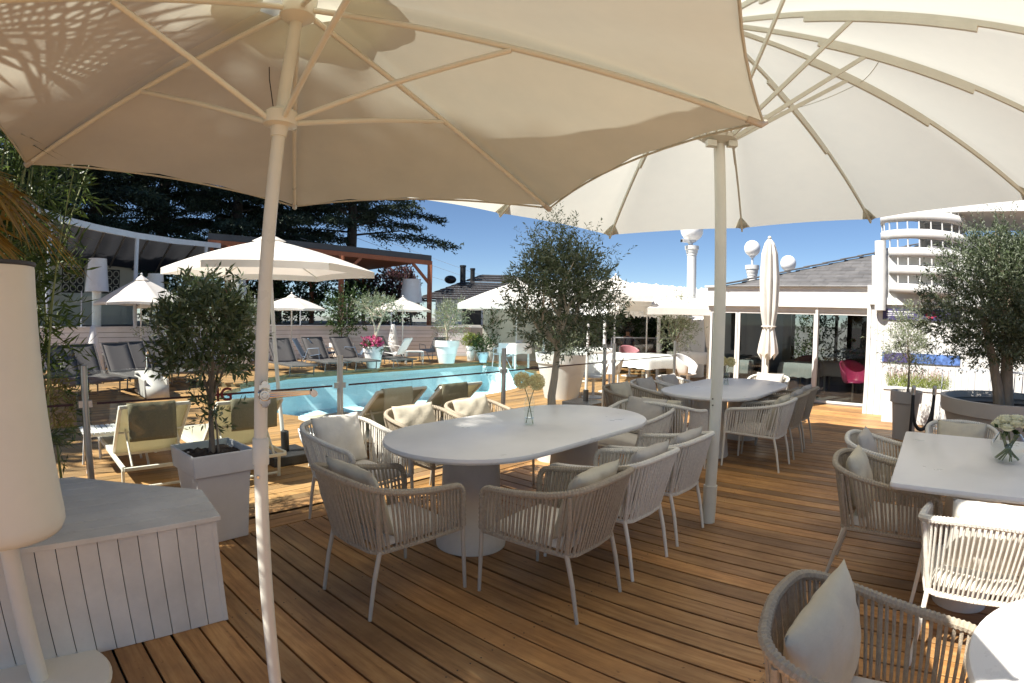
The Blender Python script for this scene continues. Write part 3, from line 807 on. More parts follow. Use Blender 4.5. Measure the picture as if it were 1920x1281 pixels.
# ---------------------------------------------------------------- near parasol (six ribs, crank pole)
def canopy_grid(hub, rim, sub=6, rad=8, sag=.03, edge=.05, r0=0.0, bow=0.0):
    """rim: list of corner points; panels taut between ribs, outer edge cut slightly inwards"""
    m = MB(); n = len(rim); hub = Vector(hub)
    cols = []
    for i in range(n):
        a, b = Vector(rim[i]), Vector(rim[(i+1) % n])
        for q in range(sub):
            t = q/sub; e = a.lerp(b, t); k = 4*t*(1-t)
            e = e.lerp(hub, edge*k)
            cols.append((e, k))
    P = []
    for j in range(rad+1):
        s = r0+(1-r0)*j/rad; row = []
        for e, k in cols:
            p = hub.lerp(e, s); p.z += bow*4*s*(1-s) - sag*k*4*s*(1-s)*.6
            row.append(p)
        row.append(row[0]); P.append(row)
    m.grid(P)
    return m
T1 = Vector((-.66, 1.5, 2.52))
C1 = [Vector((-1.94, 1.72, 2.20)), Vector((-1.12, 2.73, 2.14)), Vector((.165, 2.51, 2.10)), Vector((.70, 1.43, 2.165)), Vector((-.12, .42, 2.22)), Vector((-1.40, .64, 2.26))]
C1[4] = Vector((.22, .31, 2.20))  # unseen corner drawn outwards so the canopy's shadow reaches the round table
C1[0] = at_dist(50, 305, C1[0].xy.length); C1[1] = at_dist(553, 386, C1[1].xy.length); C1[2] = at_dist(1031, 389, C1[2].xy.length); C1[3] = at_dist(1431, 226, C1[3].xy.length)
B1 = Vector((-.765, 1.5, 0)); J1 = at_dist(489, 842, math.hypot(.72, 1.5)); LH1 = at_dist(526, 226, math.hypot(.68, 1.5)); T1 = at_dist(560, 16, math.hypot(.66, 1.5))
t = thing('parasol', 'ecru hexagonal parasol nearest us, with a crank handle on its leaning pole', 'parasol', B1)
m = MB(); m.tube([B1, B1.lerp(J1, .5), J1+Vector((0, 0, .02))], .0205, 20); m.build('lower_pole', X['pole'], t, world=True)
m = MB(); m.tube([J1-Vector((0, 0, .0)), J1.lerp(LH1, .4), LH1.lerp(T1, .2), T1], .0195, 20); m.build('upper_pole', X['pole'], t, world=True)
m = MB(); d = (J1-B1).normalized(); m.tube([J1-d*.045, J1-d*.044, J1+d*.03, J1+d*.034], [.0215, .0245, .0245, .0215], 20)
cb = m.build('collar', X['pole'], t, world=True)
# crank
cp = at_dist(497, 738, math.hypot(.70, 1.47)); 
xr = Vector((.91, .41, 0)); fw = Vector((.41, -.91, 0))       # along the picture's right / towards us
m = MB()
for i, (r, y) in enumerate(((.030, 0), (.029, .006), (.021, .010), (.018, .026), (.012, .030))):
    pass
def disc(mb, c, n_, rad, th, k=20):
    n_ = n_.normalized(); mb.tube([c, c+n_*th*.7, c+n_*th], [rad, rad, rad*.82], k)
pc = cp+fw*.012
m.lathe([(.0, 0)], 4) if False else None
disc(m, pc-fw*.004, fw, .020, .014); disc(m, pc+Vector((0, 0, .028))-fw*.004, fw, .011, .010); disc(m, pc+Vector((0, 0, -.028))-fw*.004, fw, .011, .010)
m.box(pc+fw*.002, (.030, .010, .052), rz=math.atan2(xr.y, xr.x))
pl = m.build('crank_plate', X['chrome'], t, world=True)
m = MB(); disc(m, pc+fw*.010, fw, .0165, .016); disc(m, pc+fw*.026, fw, .009, .006)
a0 = pc+fw*.020; a1 = a0+xr*.135+Vector((0, 0, .006))
for k in (-1, 0, 1): m.tube([a0+Vector((0, 0, k*.006)), a0.lerp(a1, .5)+Vector((0, 0, k*.0048)), a1+Vector((0, 0, k*.003))], [.0042, .0040, .0032], 8)
hd = m.build('crank_handle', X['chrome'], t, world=True)
m = MB(); m.tube([a1-xr*.004-fw*.004, a1+fw*.012, a1+fw*.034], [.009, .008, .010], 12); m.build('knob', X['chrome'], t, world=True)
m = MB(); disc(m, B1.lerp(J1, .935)+Vector((.0, -.019, 0)), Vector((.3, -.95, 0)), .005, .006); m.build('bolt', X['chrome'], t, world=True)
m = MB(); ax = (T1-LH1).normalized()
m.tube([LH1-ax*.05, LH1-ax*.02, LH1-ax*.015, LH1+ax*.02, LH1+ax*.03], [.024, .026, .050, .052, .040], 24); m.build('runner', X['pole'], t, world=True)
m = MB(); m.tube([T1-ax*.05, T1-ax*.03, T1+ax*.03, T1+ax*.04], [.030, .055, .055, .03], 24); m.build('hub', X['pole'], t, world=True)
m = MB(); m.tube([LH1+Vector((-.02, -.005, .02)), LH1+Vector((-.035, -.01, .09)), LH1+Vector((-.045, -.01, .13)), LH1+Vector((-.05, -.01, .17))], .0016, 5); m.build('cord_end', X['rubber'], t, world=True)
APEX = T1+ax*.07
for c in C1:
    a = T1+(c-T1).normalized()*.045; rb = MB(); e = c-(c-a).normalized()*.03+Vector((0, 0, -.012)); rb.tube([a, a.lerp(e, .5), e], .0095, 10); r = rb.build('rib', X['pole'], t, world=True)
    cap = MB(); dd = (c-a).normalized(); cap.tube([e-dd*.02, e+dd*.025, c+dd*.012], [.0125, .0125, .007], 10); cap.build('end_cap', X['taupe_leg'], t, world=True)
    s1 = a.lerp(e, .47); st = MB(); q = LH1+((s1-LH1)*Vector((1, 1, 0))).normalized()*.045; st.tube([q, q.lerp(s1, .5), s1+Vector((0, 0, -.008))], .0085, 10); st.build('strut', X['pole'], t, world=True)
m = canopy_grid(APEX, C1, 16, 26, .022, .045, .115)
ax0 = APEX
m.v = [(x, y, z+.006*math.sin(23*math.atan2(y-ax0.y, x-ax0.x))*min(1, math.hypot(x-ax0.x, y-ax0.y))**2*math.sin(3+4*math.hypot(x-ax0.x, y-ax0.y))+.003*math.sin(9*x+4*y)*math.sin(7*y-3*x)) for x, y, z in m.v]; m.build('canopy', X['canopy'], t, world=True, angle=80)
hem = MB(); rimp = []
n = len(C1)
for i in range(n):
    a, b = C1[i], C1[(i+1) % n]
    for q in range(10): tt = q/10; rimp.append(a.lerp(b, tt).lerp(APEX, .045*4*tt*(1-tt))+Vector((0, 0, -.004)))
hem.tube(rimp+[rimp[0]], .0042, 6); hem.build('hem', X['canopy'], t, world=True)
vm = MB(); P = []
for j in range(7):
    row = []
    for q in range(72):
        a = 2*PI*q/72; r = .29*j/6*(1+(.035*math.sin(6*a+.6)+.02*math.sin(11*a) if j == 6 else 0))
        # follow the slope of the panels below, a few centimetres above them
        dxy = Vector((math.cos(a), math.sin(a))); zz = 0
        for i in range(n):
            p0, p1 = C1[i].xy-APEX.xy, C1[(i+1) % n].xy-APEX.xy; den = p0.x*p1.y-p0.y*p1.x
            s = (dxy.x*p1.y-dxy.y*p1.x)/den; u = (p0.x*dxy.y-p0.y*dxy.x)/den
            if s >= -1e-6 and u >= -1e-6: zz = s*(C1[i].z-APEX.z)+u*(C1[(i+1) % n].z-APEX.z); break
        row.append(Vector((APEX.x+dxy.x*r, APEX.y+dxy.y*r, APEX.z+zz*r+.030+(.010*math.sin(6*a) if j == 6 else 0))))
    row.append(row[0]); P.append(row)
vm.grid(P); vm.build('vent', X['ventcloth'], t, world=True, angle=80)

# ---------------------------------------------------------------- big parasol (twelve curved ribs)
B2 = ground(1327, 978); DB = B2.xy.length
T2 = at_dist(1337, 42, DB+.03); R2 = at_dist(1348, 262, DB); S2 = at_dist(1332, 908, DB)
t = thing('parasol', 'huge off white parasol with twelve curved ribs on a thick white post', 'parasol', B2)
m = MB(); m.tube([B2, S2.lerp(B2, .02)], .0555, 24); m.build('post_sleeve', X['pole'], t, world=True)
m = MB(); m.tube([S2.lerp(B2, .03), S2, R2, T2], [.0475, .046, .0455, .045], 24); m.build('post', X['pole'], t, world=True)
m = MB()
for py in (748, 760):
    q = at_dist(1336, py, DB-.046); m.sphere(q, .006, 6, 8)
m.build_each('bolt_hole', X['black'], t, world=True)
m = MB(); m.lathe([(.05, -.04), (.085, -.03), (.14, -.005), (.145, .02), (.06, .03)], 28, R2); rn = m.build('runner', X['rib'], t, world=True)
m = MB(); m.box(R2+Vector((-.085, -.05, -.055)), (.075, .06, .05)); m.box(R2+Vector((.09, -.05, -.045)), (.075, .06, .045)); m.build_each('runner_bracket', X['rib'], t, world=True)
m = MB(); m.lathe([(.05, -.10), (.10, -.09), (.135, -.05), (.135, .0), (.09, .03), (.05, .05)], 28, T2); m.build('hub', X['rib'], t, world=True)
hx, hy = T2.x, T2.y
RIM = []
meas = {3: (937, 400), 2: (1143, 441), 1: (1391, 428), 0: (1633, 411), -1: (1938, 374)}
for k in range(12):
    a = math.radians(33+30*k)
    kk = k if k < 6 else k-12
    R_ = 3.36
    if kk in meas and kk != 3:
        px, py = meas[kk]; d = ray(px, py); # choose the range where the corner lies on the rim circle
        best = None
        for i in range(200):
            D = 3+i*.04; q = at_dist(px, py, D); e = abs(math.hypot(q.x-hx, q.y-hy)-R_)
            if best is None or e < best[0]-1e-6:
                if D > 2.9 and q.xy.dot(Vector((math.cos(a), math.sin(a))))-Vector((hx, hy)).dot(Vector((math.cos(a), math.sin(a)))) > 1: best = (e, q)
        RIM.append(best[1])
    else: RIM.append(Vector((hx+R_*math.cos(a), hy+R_*math.sin(a), 2.86)))
RIM[3] = at_dist(937, 400, 7.0)
def ribpt(c, s, dz=0.0):
    p = T2.lerp(c, s); p.z = T2.z+.02+(c.z-T2.z-.02)*(.62*s+.38*s**2.2)+dz; return p
for i, c in enumerate(RIM):
    m = MB(); pts = [ribpt(c, .035+.965*j/16, -.035) for j in range(17)]
    for a, b in zip(pts, pts[1:]): m.beam(a, b+(b-a)*.01, .022, .042)
    r = m.build('rib', X['rib'], t, world=True, smooth=False, bevel=.002)
    m = MB(); pts = [ribpt(c, .25+.36*j/8, -.072) for j in range(9)]
    for j, (a, b) in enumerate(zip(pts, pts[1:])): m.beam(a, b+(b-a)*.01, .026, .05)
    m.build('stiffener', X['rib'], t, world=True, smooth=False, bevel=.002)
    e = ribpt(c, .36, -.085); d = ((e-R2)*Vector((1, 1, 0))).normalized(); m = MB(); m.beam(R2+d*.11+Vector((0, 0, .0)), e, .016, .034); m.build('strut', X['rib'], t, world=True, smooth=False, bevel=.002)
    m = MB(); q0 = ribpt(c, .93, -.012); d2 = (c-q0); sx = d2.cross(Vector((0, 0, 1))).normalized()*.11
    m.v += [tuple(q0), tuple(c+sx*1.0-d2*.18+Vector((0, 0, -.004))), tuple(c+d2*.10), tuple(c-sx-d2*.18+Vector((0, 0, -.004)))]; m.f.append((0, 1, 2, 3)); m.build('pocket', X['canopy2'], t, world=True, solid=.002)
m = MB(); sub = 8; P = []
for j in range(19):
    s = .03+.97*j/18; row = []
    for i in range(12):
        a, b = RIM[i], RIM[(i+1) % 12]
        for q in range(sub):
            tt = q/sub; k = 4*tt*(1-tt); e = a.lerp(b, tt); e = e.lerp(Vector((hx, hy, e.z)), .025*k)
            p = ribpt(e, s); p.z -= .05*k*4*s*(1-s)*.7; row.append(p)
    row.append(row[0]); P.append(row)
m.grid(P); m.build('canopy', X['canopy2'], t, world=True, angle=80)
m = MB(); 
for i in (10, 11, 0):
    a = ribpt(RIM[i], .40, -.04); b = ribpt(RIM[(i+1) % 12], .40, -.04); mid = a.lerp(b, .5)+Vector((0, 0, -.05)); m.tube(arc_pts(a, mid, b, 8)+[b], .0035, 5)
m.build('cable', X['rib'], t, world=True)

# ---------------------------------------------------------------- glass pool fence
FV = 4.15
t = thing('pool_fence', 'glass pool fence on steel posts between the dining deck and the pool', 'fence', W(2.5, FV), ANG)
posts = [-1.62, .44, 2.49, 4.56, 6.66, 6.91, 8.95]
for u in posts:
    m = MB(); m.tube([(u-2.5, 0, 0), (u-2.5, 0, 1.25)], .0255, 16); m.lathe([(.045, 0), (.045, .012), (.028, .02)], 16, (u-2.5, 0, 0)); ps = m.build('post', X['steel'], t)
    m = MB(); m.lathe([(.0262, 1.238), (.0265, 1.256), (.0, 1.258)], 16, (u-2.5, 0, 0))
    for z in (.25, 1.0): m.box((u-2.5, 0, z), (.095, .034, .045))
    cl = m.build_each('clamp', X['steel'], t)
for a, b in zip(posts, posts[1:]):
    if abs(a-6.66) < .01: continue
    m = MB(); m.box(((a+b)/2-2.5, 0, .655), (b-a-.07, .010, 1.13)); pn_ = m.build('pane', X['glass'], t, smooth=False)
    m = MB(); m.box(((a+b)/2-2.5, -.0085, 1.0), (b-a-.16, .003, .015)); m.build('stripe', X['redsign'], t, smooth=False)
def text_obj(txt, size, mat, parent, M4, name='lettering', ext=.002, align='CENTER', bold=0):
    cu = bpy.data.curves.new(name, 'FONT'); cu.body = txt; cu.size = size; cu.extrude = ext; cu.align_x = align; cu.offset = bold
    tmp = bpy.data.objects.new('tmp', cu); COL.objects.link(tmp)
    dg = bpy.context.evaluated_depsgraph_get(); me = bpy.data.meshes.new_from_object(tmp.evaluated_get(dg))
    bpy.data.objects.remove(tmp); me.materials.clear(); me.materials.append(X[mat])
    o = bpy.data.objects.new(name, me); COL.objects.link(o); o.parent = parent; o.matrix_local = M4; return o
text_obj('HG', .135, 'redletter', t, Matrix.Translation((1.43-2.5, -.011, .955)) @ Matrix.Rotation(PI/2, 4, 'X'), bold=.003)

# ---------------------------------------------------------------- lamp, bench, planter on the left
LB = Vector((-2.02, 1.63, 0))
t = thing('giant_floor_lamp', 'oversized cream floor lamp cut by the left edge, on a round base', 'floor lamp', LB)
m = MB(); m.lathe([(.33, 0), (.335, .012), (.325, .026), (.05, .034)], 48); m.build('base', X['lampshade'], t)
m = MB()
for a in (40, 160, 280): m.sphere((.27*math.cos(math.radians(a-70)), .27*math.sin(math.radians(a-70)), .028), .012, 5, 10, (1, 1, .3))
m.build_each('screw', X['steel'], t)
m = MB(); m.lathe([(.042, .03), (.042, .80)], 28); m.build('pole', X['lampshade'], t)
m = MB(); m.lathe([(.04, .735), (.20, .725), (.245, .735), (.262, .765), (.262, .80), (.188, 1.77), (.184, 1.785)], 56, caps=False); m.build('shade', X['lampshade'], t, angle=60)
m = MB(); m.lathe([(.186, 1.780), (.192, 1.785), (.192, 1.797), (.0, 1.80)], 56, caps=False); m.build('shade_rim', X['roofdark'], t)

BZ = .595
bpoly = [(.872, 2.75), (.93, 3.20), (.28, 3.82), (-1.6, 3.82), (-1.6, 2.75)]
t = thing('planter_bench', 'low white boarded bench with a chamfered end, left foreground', 'bench', W(0, 3.2), ANG)
lp = [(u, v-3.2) for u, v in bpoly]
inn = [(-.50, .02), (-.52, .10), (-.60, .22), (-1.35, .22), (-1.35, .02)]
m = MB()
def clip_half(P, v, keep_above):
    out = []
    for i in range(len(P)):
        a, b = P[i], P[(i+1) % len(P)]; da, db = (a[1]-v)*(1 if keep_above else -1), (b[1]-v)*(1 if keep_above else -1)
        if da >= 0: out.append(a)
        if (da >= 0) != (db >= 0): k = da/(da-db); out.append((a[0]+(b[0]-a[0])*k, a[1]+(b[1]-a[1])*k))
    return out
big = [(-1.63, -.48), (.875+.028, -.48), (.93+.032, .005), (.29, .65), (-1.63, .65)]
vs_ = [-.48, -.355, -.235, -.115, .005, .125, .245, .365, .485, .65]
for a_, b_ in zip(vs_, vs_[1:]):
    P = clip_half(clip_half(big, a_+.0025, True), b_-.0025, False)
    if len(P) > 2: m.prism(P, BZ-.026, BZ+rnd.uniform(0, .0012))
m.build('top_boards', X['bench'], t, smooth=False, bevel=.003)
m = MB()
for i in range(5):
    j = (i+1) % 5; a, b = Vector(lp[i]), Vector(lp[j]); L = (b-a).length; nb = max(1, round(L/.098)); d = (b-a).normalized(); nrm = Vector((d.y, -d.x))
    if i not in (0, 4): nrm = nrm
    for q in range(nb):
        c = a+d*((q+.5)*L/nb); cc = c-nrm*.0 
        m.box((c.x, c.y, (BZ-.028)/2), (L/nb-.004, .018, BZ-.03), rz=math.atan2(d.y, d.x))
m.build('side_boards', X['bench'], t, smooth=False, bevel=.002)
m = MB()
for p in lp[:3]: m.box((p[0], p[1], (BZ-.028)/2), (.026, .026, BZ-.03))
m.build_each('corner_trim', X['bench'], t, smooth=False, bevel=.002)
m = MB(); m.prism([(x*.985, y*.985) for x, y in lp], .0, .42); m.build('soil', X['soil'], t, smooth=False)

PP = W(1.02, 3.98)
pr = math.radians(15)
t = thing('square_planter', 'tall square lilac white planter with a broad rim, behind the bench', 'planter', (-2.12, 3.60, 0), ANG+math.radians(4))
def sq(m, prof):
    o = len(m.v)
    for r, z in prof:
        for sx, sy in ((-1, -1), (1, -1), (1, 1), (-1, 1)): m.v.append((sx*r, sy*r, z))
    for i in range(len(prof)-1):
        for k in range(4): k2 = (k+1) % 4; m.f.append((o+4*i+k, o+4*i+k2, o+4*i+4+k2, o+4*i+4+k))
    m.f.append((o+3, o+2, o+1, o)); e = o+4*(len(prof)-1); m.f.append((e, e+1, e+2, e+3))
m = MB(); sq(m, [(.168, 0), (.205, .50), (.228, .502), (.236, .655), (.222, .655), (.215, .60)]); m.build('pot', X['planter'], t, smooth=False, bevel=.006)
m = MB(); m.grid([[(-.21+.42*i/14, -.21+.42*j/14, .605+rnd.uniform(-.008, .012)+.015*math.exp(-((i-7)**2+(j-7)**2)/12)) for j in range(15)] for i in range(15)]); m.build('soil', X['soil'], t, smooth=False)
small_tree('potted_tree', 'dense dark leafed bay like tree standing in the square lilac white planter', 'tree', (-2.12, 3.60, .60),
    [(0, 0, 0), (.005, 0, .12), (.0, .01, .25), (.01, 0, .36)], (.0, 0, .84), (.325, .325, .43),
    [dict(mat='bush', n=400, L=.16, per=13, leaf=.075, w=.0095, up=.55, shell=.5, amp=.3, low=-.72), dict(n=30, L=.12, per=8, leaf=.065, w=.009, c=(.02, 0, .33), r=(.14, .14, .12))], .022, 21, stems=[([(.05, .01, -.02), (.05, .0, .2), (.03, 0, .4)], .008)])
# bamboo clump beyond the bench
t = thing('bamboo_clump', 'feathery green bamboo leaning in behind the giant lamp', 'bamboo', (-3.48, 2.90, 0))
rg = np.random.default_rng(8); m = MB(); PL = []; DL = []
for i in range(26):
    a = rg.uniform(0, 6.28); r = rg.uniform(.05, .5); b0 = np.array([r*math.cos(a)*.9, r*math.sin(a)*.9, 0]); lean = rg.normal(size=2)*.22+np.array([.10, -.02]); h = rg.uniform(1.9, 3.4)
    pts = [b0+np.array([lean[0]*s*s*1.1, lean[1]*s*s*1.1, h*s]) for s in np.linspace(0, 1, 7)]
    m.tube(pts, [.011*(1-.8*j/6)+.002 for j in range(7)], 6)
    for s in np.linspace(.22, 1, 22):
        p = np.array([np.interp(s, np.linspace(0, 1, 7), [q[k] for q in pts]) for k in range(3)])
        for _ in range(2): PL.append(p); d = rg.normal(size=3); d[2] = abs(d[2])*.3-.05; DL.append(d)
m.build('culm', X['culm'], t)
quads_obj('leaves', leaves_on(np.array(PL), unit(np.array(DL)), rg.uniform(.14, .34, len(PL)), 9, .13, .0085, rg, .55, .5, .25), X['bamboo'], t)
# fan palm rising from the bench
def palm(loc, h, n, R_, seed, lab):
    t = thing('fan_palm', lab, 'palm', loc); rg = np.random.default_rng(seed)
    m = MB(); m.tube([(0, 0, 0), (.02, .01, h*.5), (0, 0, h)], [.11, .10, .09], 10); m.build('trunk', X['darkbark'], t)
    def fans(k, zlo, zhi, mat, name, petl):
        V = []; st = MB()
        for i in range(k):
            a = i*2.39996+rg.uniform(-.2, .2); el = rg.uniform(zlo, zhi); d = np.array([math.cos(a)*math.cos(el), math.sin(a)*math.cos(el), math.sin(el)])
            b = np.array([0, 0, h-.05]); e = b+d*petl*rg.uniform(.8, 1.1); e[2] -= .05
            st.tube([b, (b+e)/2+[0, 0, .04], e], [.012, .009, .007], 5)
            side = unit(np.cross(d, [0, 0, 1.0])); upv = np.cross(side, d)
            for q in range(30):
                f = -1.9+3.8*q/29; dd = unit(d*math.cos(f)+side*math.sin(f)+np.array([0, 0, -.12*rg.uniform(0, 1)])); L = R_*(1-.22*abs(f)/1.9)*rg.uniform(.9, 1.05)
                w = unit(np.cross(dd, upv))*.014; tip = e+dd*L-np.array([0, 0, .10*L])
                V += [e-w*.3, e+dd*L*.55+w, tip, e+dd*L*.55-w]
        f = quads_obj(name, np.array(V), X[mat], t); st.build('stalk', X['stem'], t)
    fans(n, -.25, 1.2, 'palm', 'fronds', .62); fans(9, -1.2, -.5, 'deadpalm', 'dead_fronds', .5)
palm(W(-.50, 3.36, .40), 2.2, 17, .62, 3, 'fan palm with dried orange lower fronds above the bench, cut by the left edge')

palm((-2.47, .62, 0), 2.95, 8, .72, 13, 'fan palm outside the left edge whose fronds shade the near parasol')
# central olive in its low white pot
OP = Vector((.50, 6.22, 0))
t = thing('round_pot', 'low round white pot under the central olive tree, behind the table', 'pot', OP, 0)
m = MB(); m.lathe([(.20, 0), (.25, .40), (.275, .41), (.285, .56), (.262, .56), (.25, .50)], 40, caps=False); m.lathe([(0, .001), (.2, .001)], 20, caps=False); m.build('pot', X['pot'], t)
m = MB(); m.lathe([(0, .53), (.10, .525), (.255, .515)], 24, caps=False); m.build('soil', X['soil'], t)
small_tree('olive_tree', 'grey green olive tree rising centrally behind the front oval table', 'olive tree', OP+Vector((-.03, 0, .52)),
    [(0, 0, 0), (-.012, 0, .2), (.02, .01, .42), (.035, 0, .62), (.05, .01, .78)], (.09, 0, 1.36), (.56, .52, .66),
    [dict(mat='olive', n=980, L=.19, per=14, leaf=.068, w=.0080, up=.55, shell=.40, amp=.40, out=.7), dict(n=120, L=.30, per=20, leaf=.055, w=.006, c=(.1, 0, 1.60), r=(.45, .42, .52), up=.9, shell=.9, out=.5), dict(n=70, L=.28, per=18, leaf=.055, w=.006, c=(.02, 0, 1.25), r=(.58, .5, .5), up=.15, shell=.95, out=1.2)], .045, 5, barkmat='palebark',
    stems=[([(.05, .01, .74), (-.10, .02, .98), (-.28, .05, 1.2)], .022), ([(.05, .01, .74), (.2, 0, 1.05), (.35, .1, 1.4)], .02), ([(.05, .01, .74), (.06, 0, 1.2), (.12, 0, 1.7)], .022)])
# right-hand group: huge grey pot and old olive
HP = Vector((6.0, 5.25, 0))
t = thing('huge_pot', 'huge grey round pot holding the old olive tree at the right edge', 'pot', HP)
m = MB(); m.lathe([(.60, 0), (.80, .62), (.84, .63), (.86, .80), (.80, .80), (.78, .72)], 48, caps=False); m.build('pot', X['potgrey'], t)
m = MB(); m.lathe([(0, .66), (.4, .665), (.785, .66)], 30, caps=False); m.build('soil', X['soil'], t)
small_tree('olive_tree', 'old twin stemmed olive tree with a wide dark crown in the huge grey pot', 'olive tree', HP+Vector((-.32, -.10, .66)),
    [(.10, -.1, 0), (.08, -.08, .3), (.10, -.05, .55), (.12, 0, .85), (.1, 0, 1.2)], (.30, 0, 1.30), (1.12, .9, 1.06),
    [dict(mat='olive', n=4300, L=.20, per=15, leaf=.058, w=.0080, up=.40, shell=.35, amp=.30, out=.75, low=-1), dict(n=150, L=.34, per=22, leaf=.045, w=.0055, c=(.30, 0, 1.75), r=(.85, .7, .68), up=.9, shell=.95, out=.5)], .085, 9,
    stems=[([(-.04, -.12, 0), (-.10, -.1, .3), (-.16, -.05, .6), (-.3, 0, 1.1)], .07), ([(.12, 0, .8), (.4, .1, 1.1), (.7, .2, 1.5)], .035), ([(.10, 0, .5), (.35, 0, .75), (.65, .05, .9)], .022)])
GP = Vector((5.70, 6.93, 0))
t = thing('tall_pot', 'tall tapering grey beige pot beside the black rope barrier', 'pot', GP)
m = MB(); m.lathe([(.155, 0), (.205, .53), (.235, .535), (.24, .70), (.22, .70), (.215, .64)], 36, caps=False); m.build('pot', X['potgrey'], t)
m = MB(); m.lathe([(0, .65), (.218, .645)], 20, caps=False); m.build('pebbles', M('white pebbles', (.62, .61, .60), .7, .5, 60, 1, 60), t)
small_tree('olive_tree', 'slim young olive standard in the tall grey beige pot by the banners', 'olive tree', GP+Vector((.02, 0, .64)),
    [(0, 0, 0), (.01, 0, .15), (0, 0, .3), (.0, 0, .45)], (-.03, 0, .78), (.30, .30, .44),
    [dict(mat='oliveback', n=330, L=.20, per=13, leaf=.05, w=.0065, up=.5, shell=.35, amp=.45), dict(n=36, L=.30, per=16, leaf=.042, w=.005, c=(-.08, 0, .72), r=(.32, .3, .4), up=.3, shell=.95, out=1.1)], .018, 14)
for i, (px, py, lab) in enumerate(((1703, 845, 'black barrier post nearer the tall grey beige pot'), (1744, 826, 'black barrier post nearer the huge pot'))):
    q = ground(px, py); q = at_dist(px, py, 6.55+.15*i); q.z = 0
    t = thing('barrier_post', lab, 'barrier post', q, 0, 'black rope barrier posts')
    m = MB(); m.tube([(0, 0, 0), (0, 0, .98)], .017, 14); m.build('pole', X['black'], t)
    m = MB(); m.lathe([(.14, 0), (.14, .012), (.03, .02)], 24); m.build('base', X['black'], t)
    m = MB(); m.lathe([(.017, .90), (.024, .905), (.024, .96), (.026, .97), (.02, 1.0), (0, 1.005)], 16); m.build('head', X['steel'], t)
    if i == 0: q0 = q.copy()
    else: q1 = q.copy()
a, b = q0+Vector((0, 0, .93)), q1+Vector((0, 0, .93)); d = b-a
pts = [a+d*(.5-.5*math.cos(PI*s))*1.0+Vector((0, 0, -.40*(math.sin(PI*s))**.75)) for s in [i/26 for i in range(27)]]
o = MB(); o.tube(pts, .019, 10); ro = o.build('barrier_rope', X['rubber'], None); tag(ro, 'thick black rope sagging between the two barrier posts', 'rope')
# ---------------------------------------------------------------- restaurant pavilion on the right
def uvz(px, py, U): p = on_u(px, py, U); return uvof(p)+(p.z,)
RU = 12.0
t = thing('restaurant_pavilion', 'white restaurant pavilion with glazed front and grey slate roof', 'building', W(RU, 1.0), ANG)
def L(u, v, z): return (u-RU, v-1.0, z)
def lbox(m, u0, u1, v0, v1, z0, z1): m.box(((u0+u1)/2-RU, (v0+v1)/2-1.0, (z0+z1)/2), (abs(u1-u0), abs(v1-v0), z1-z0))
m = MB()
lbox(m, RU-.10, RU+.25, 1.13, 4.75, 1.995, 2.36); lbox(m, RU-.16, RU+.2, 1.10, 4.8, 2.362, 2.40); lbox(m, RU-.13, RU+.1, 1.13, 4.75, 1.955, 1.99)
lbox(m, RU-.05, RU+.12, 1.16, 4.75, 1.86, 1.953)
m.build('fascia', X['paint'], t, smooth=False, bevel=.004)
m = MB(); lbox(m, RU-.02, RU+6.5, -3.0, 4.74, -.05, .012); m.build('floor', X['greyfloor'], t, smooth=False)
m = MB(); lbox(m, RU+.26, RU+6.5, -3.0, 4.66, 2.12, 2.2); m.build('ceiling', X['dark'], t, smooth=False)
m = MB(); lbox(m, RU+.26, RU+6.5, 4.665, 4.74, .013, 2.30); m.build('side_wall', X['render'], t, smooth=False)
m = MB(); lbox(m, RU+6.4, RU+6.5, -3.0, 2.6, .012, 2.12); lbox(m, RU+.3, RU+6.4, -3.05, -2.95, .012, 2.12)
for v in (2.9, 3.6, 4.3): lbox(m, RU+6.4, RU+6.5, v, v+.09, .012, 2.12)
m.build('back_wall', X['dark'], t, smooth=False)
m = MB(); lbox(m, RU+6.38, RU+6.42, 2.6, 4.66, .012, .5); m.build('low_wall', X['render'], t, smooth=False)
# glazing: frames and panes
def window(v0, v1, z0, z1, lab=None, split=()):
    fr = MB(); w_ = .05
    lbox(fr, RU-.03, RU+.03, v0, v1, z0, z0+w_); lbox(fr, RU-.03, RU+.03, v0, v1, z1-w_, z1)
    lbox(fr, RU-.03, RU+.03, v0, v0+w_, z0+w_+.001, z1-w_-.001); lbox(fr, RU-.03, RU+.03, v1-w_, v1, z0+w_+.001, z1-w_-.001)
    f = fr.build('window', X['paint'], t, smooth=False, bevel=.004)
    g_ = MB(); lbox(g_, RU-.004, RU+.004, v0+w_, v1-w_, z0+w_, z1-w_); g_.build('pane', X['winglass'], f, smooth=False)
window(1.22, 2.33, .02, 1.86); window(2.34, 3.42, .02, 1.86); window(3.43, 4.05, .02, 1.86); window(4.06, 4.7, .02, 1.86)
m = MB(); lbox(m, RU-.09, RU-.035, 2.29, 2.345, .02, 1.99); m.build('door_jamb', X['paint'], t, smooth=False, bevel=.003)
# side wall of vertical boards right of the doors
m = MB(); k = 0; v = 1.12
while v > -2.4:
    lbox(m, 11.12, 11.2, v-.118, v, 0, 2.0); v -= .122; k += 1
m.build('board_wall', X['paint'], t, smooth=False, bevel=.003)
m = MB(); lbox(m, 11.11, RU-.11, 1.125, 1.20, 0, 2.36); lbox(m, 11.05, 11.22, -2.4, 1.15, 2.002, 2.13); lbox(m, 11.10, 11.21, -2.4, 1.12, 2.132, 2.9); m.build('upper_wall', X['paint'], t, smooth=False, bevel=.004)
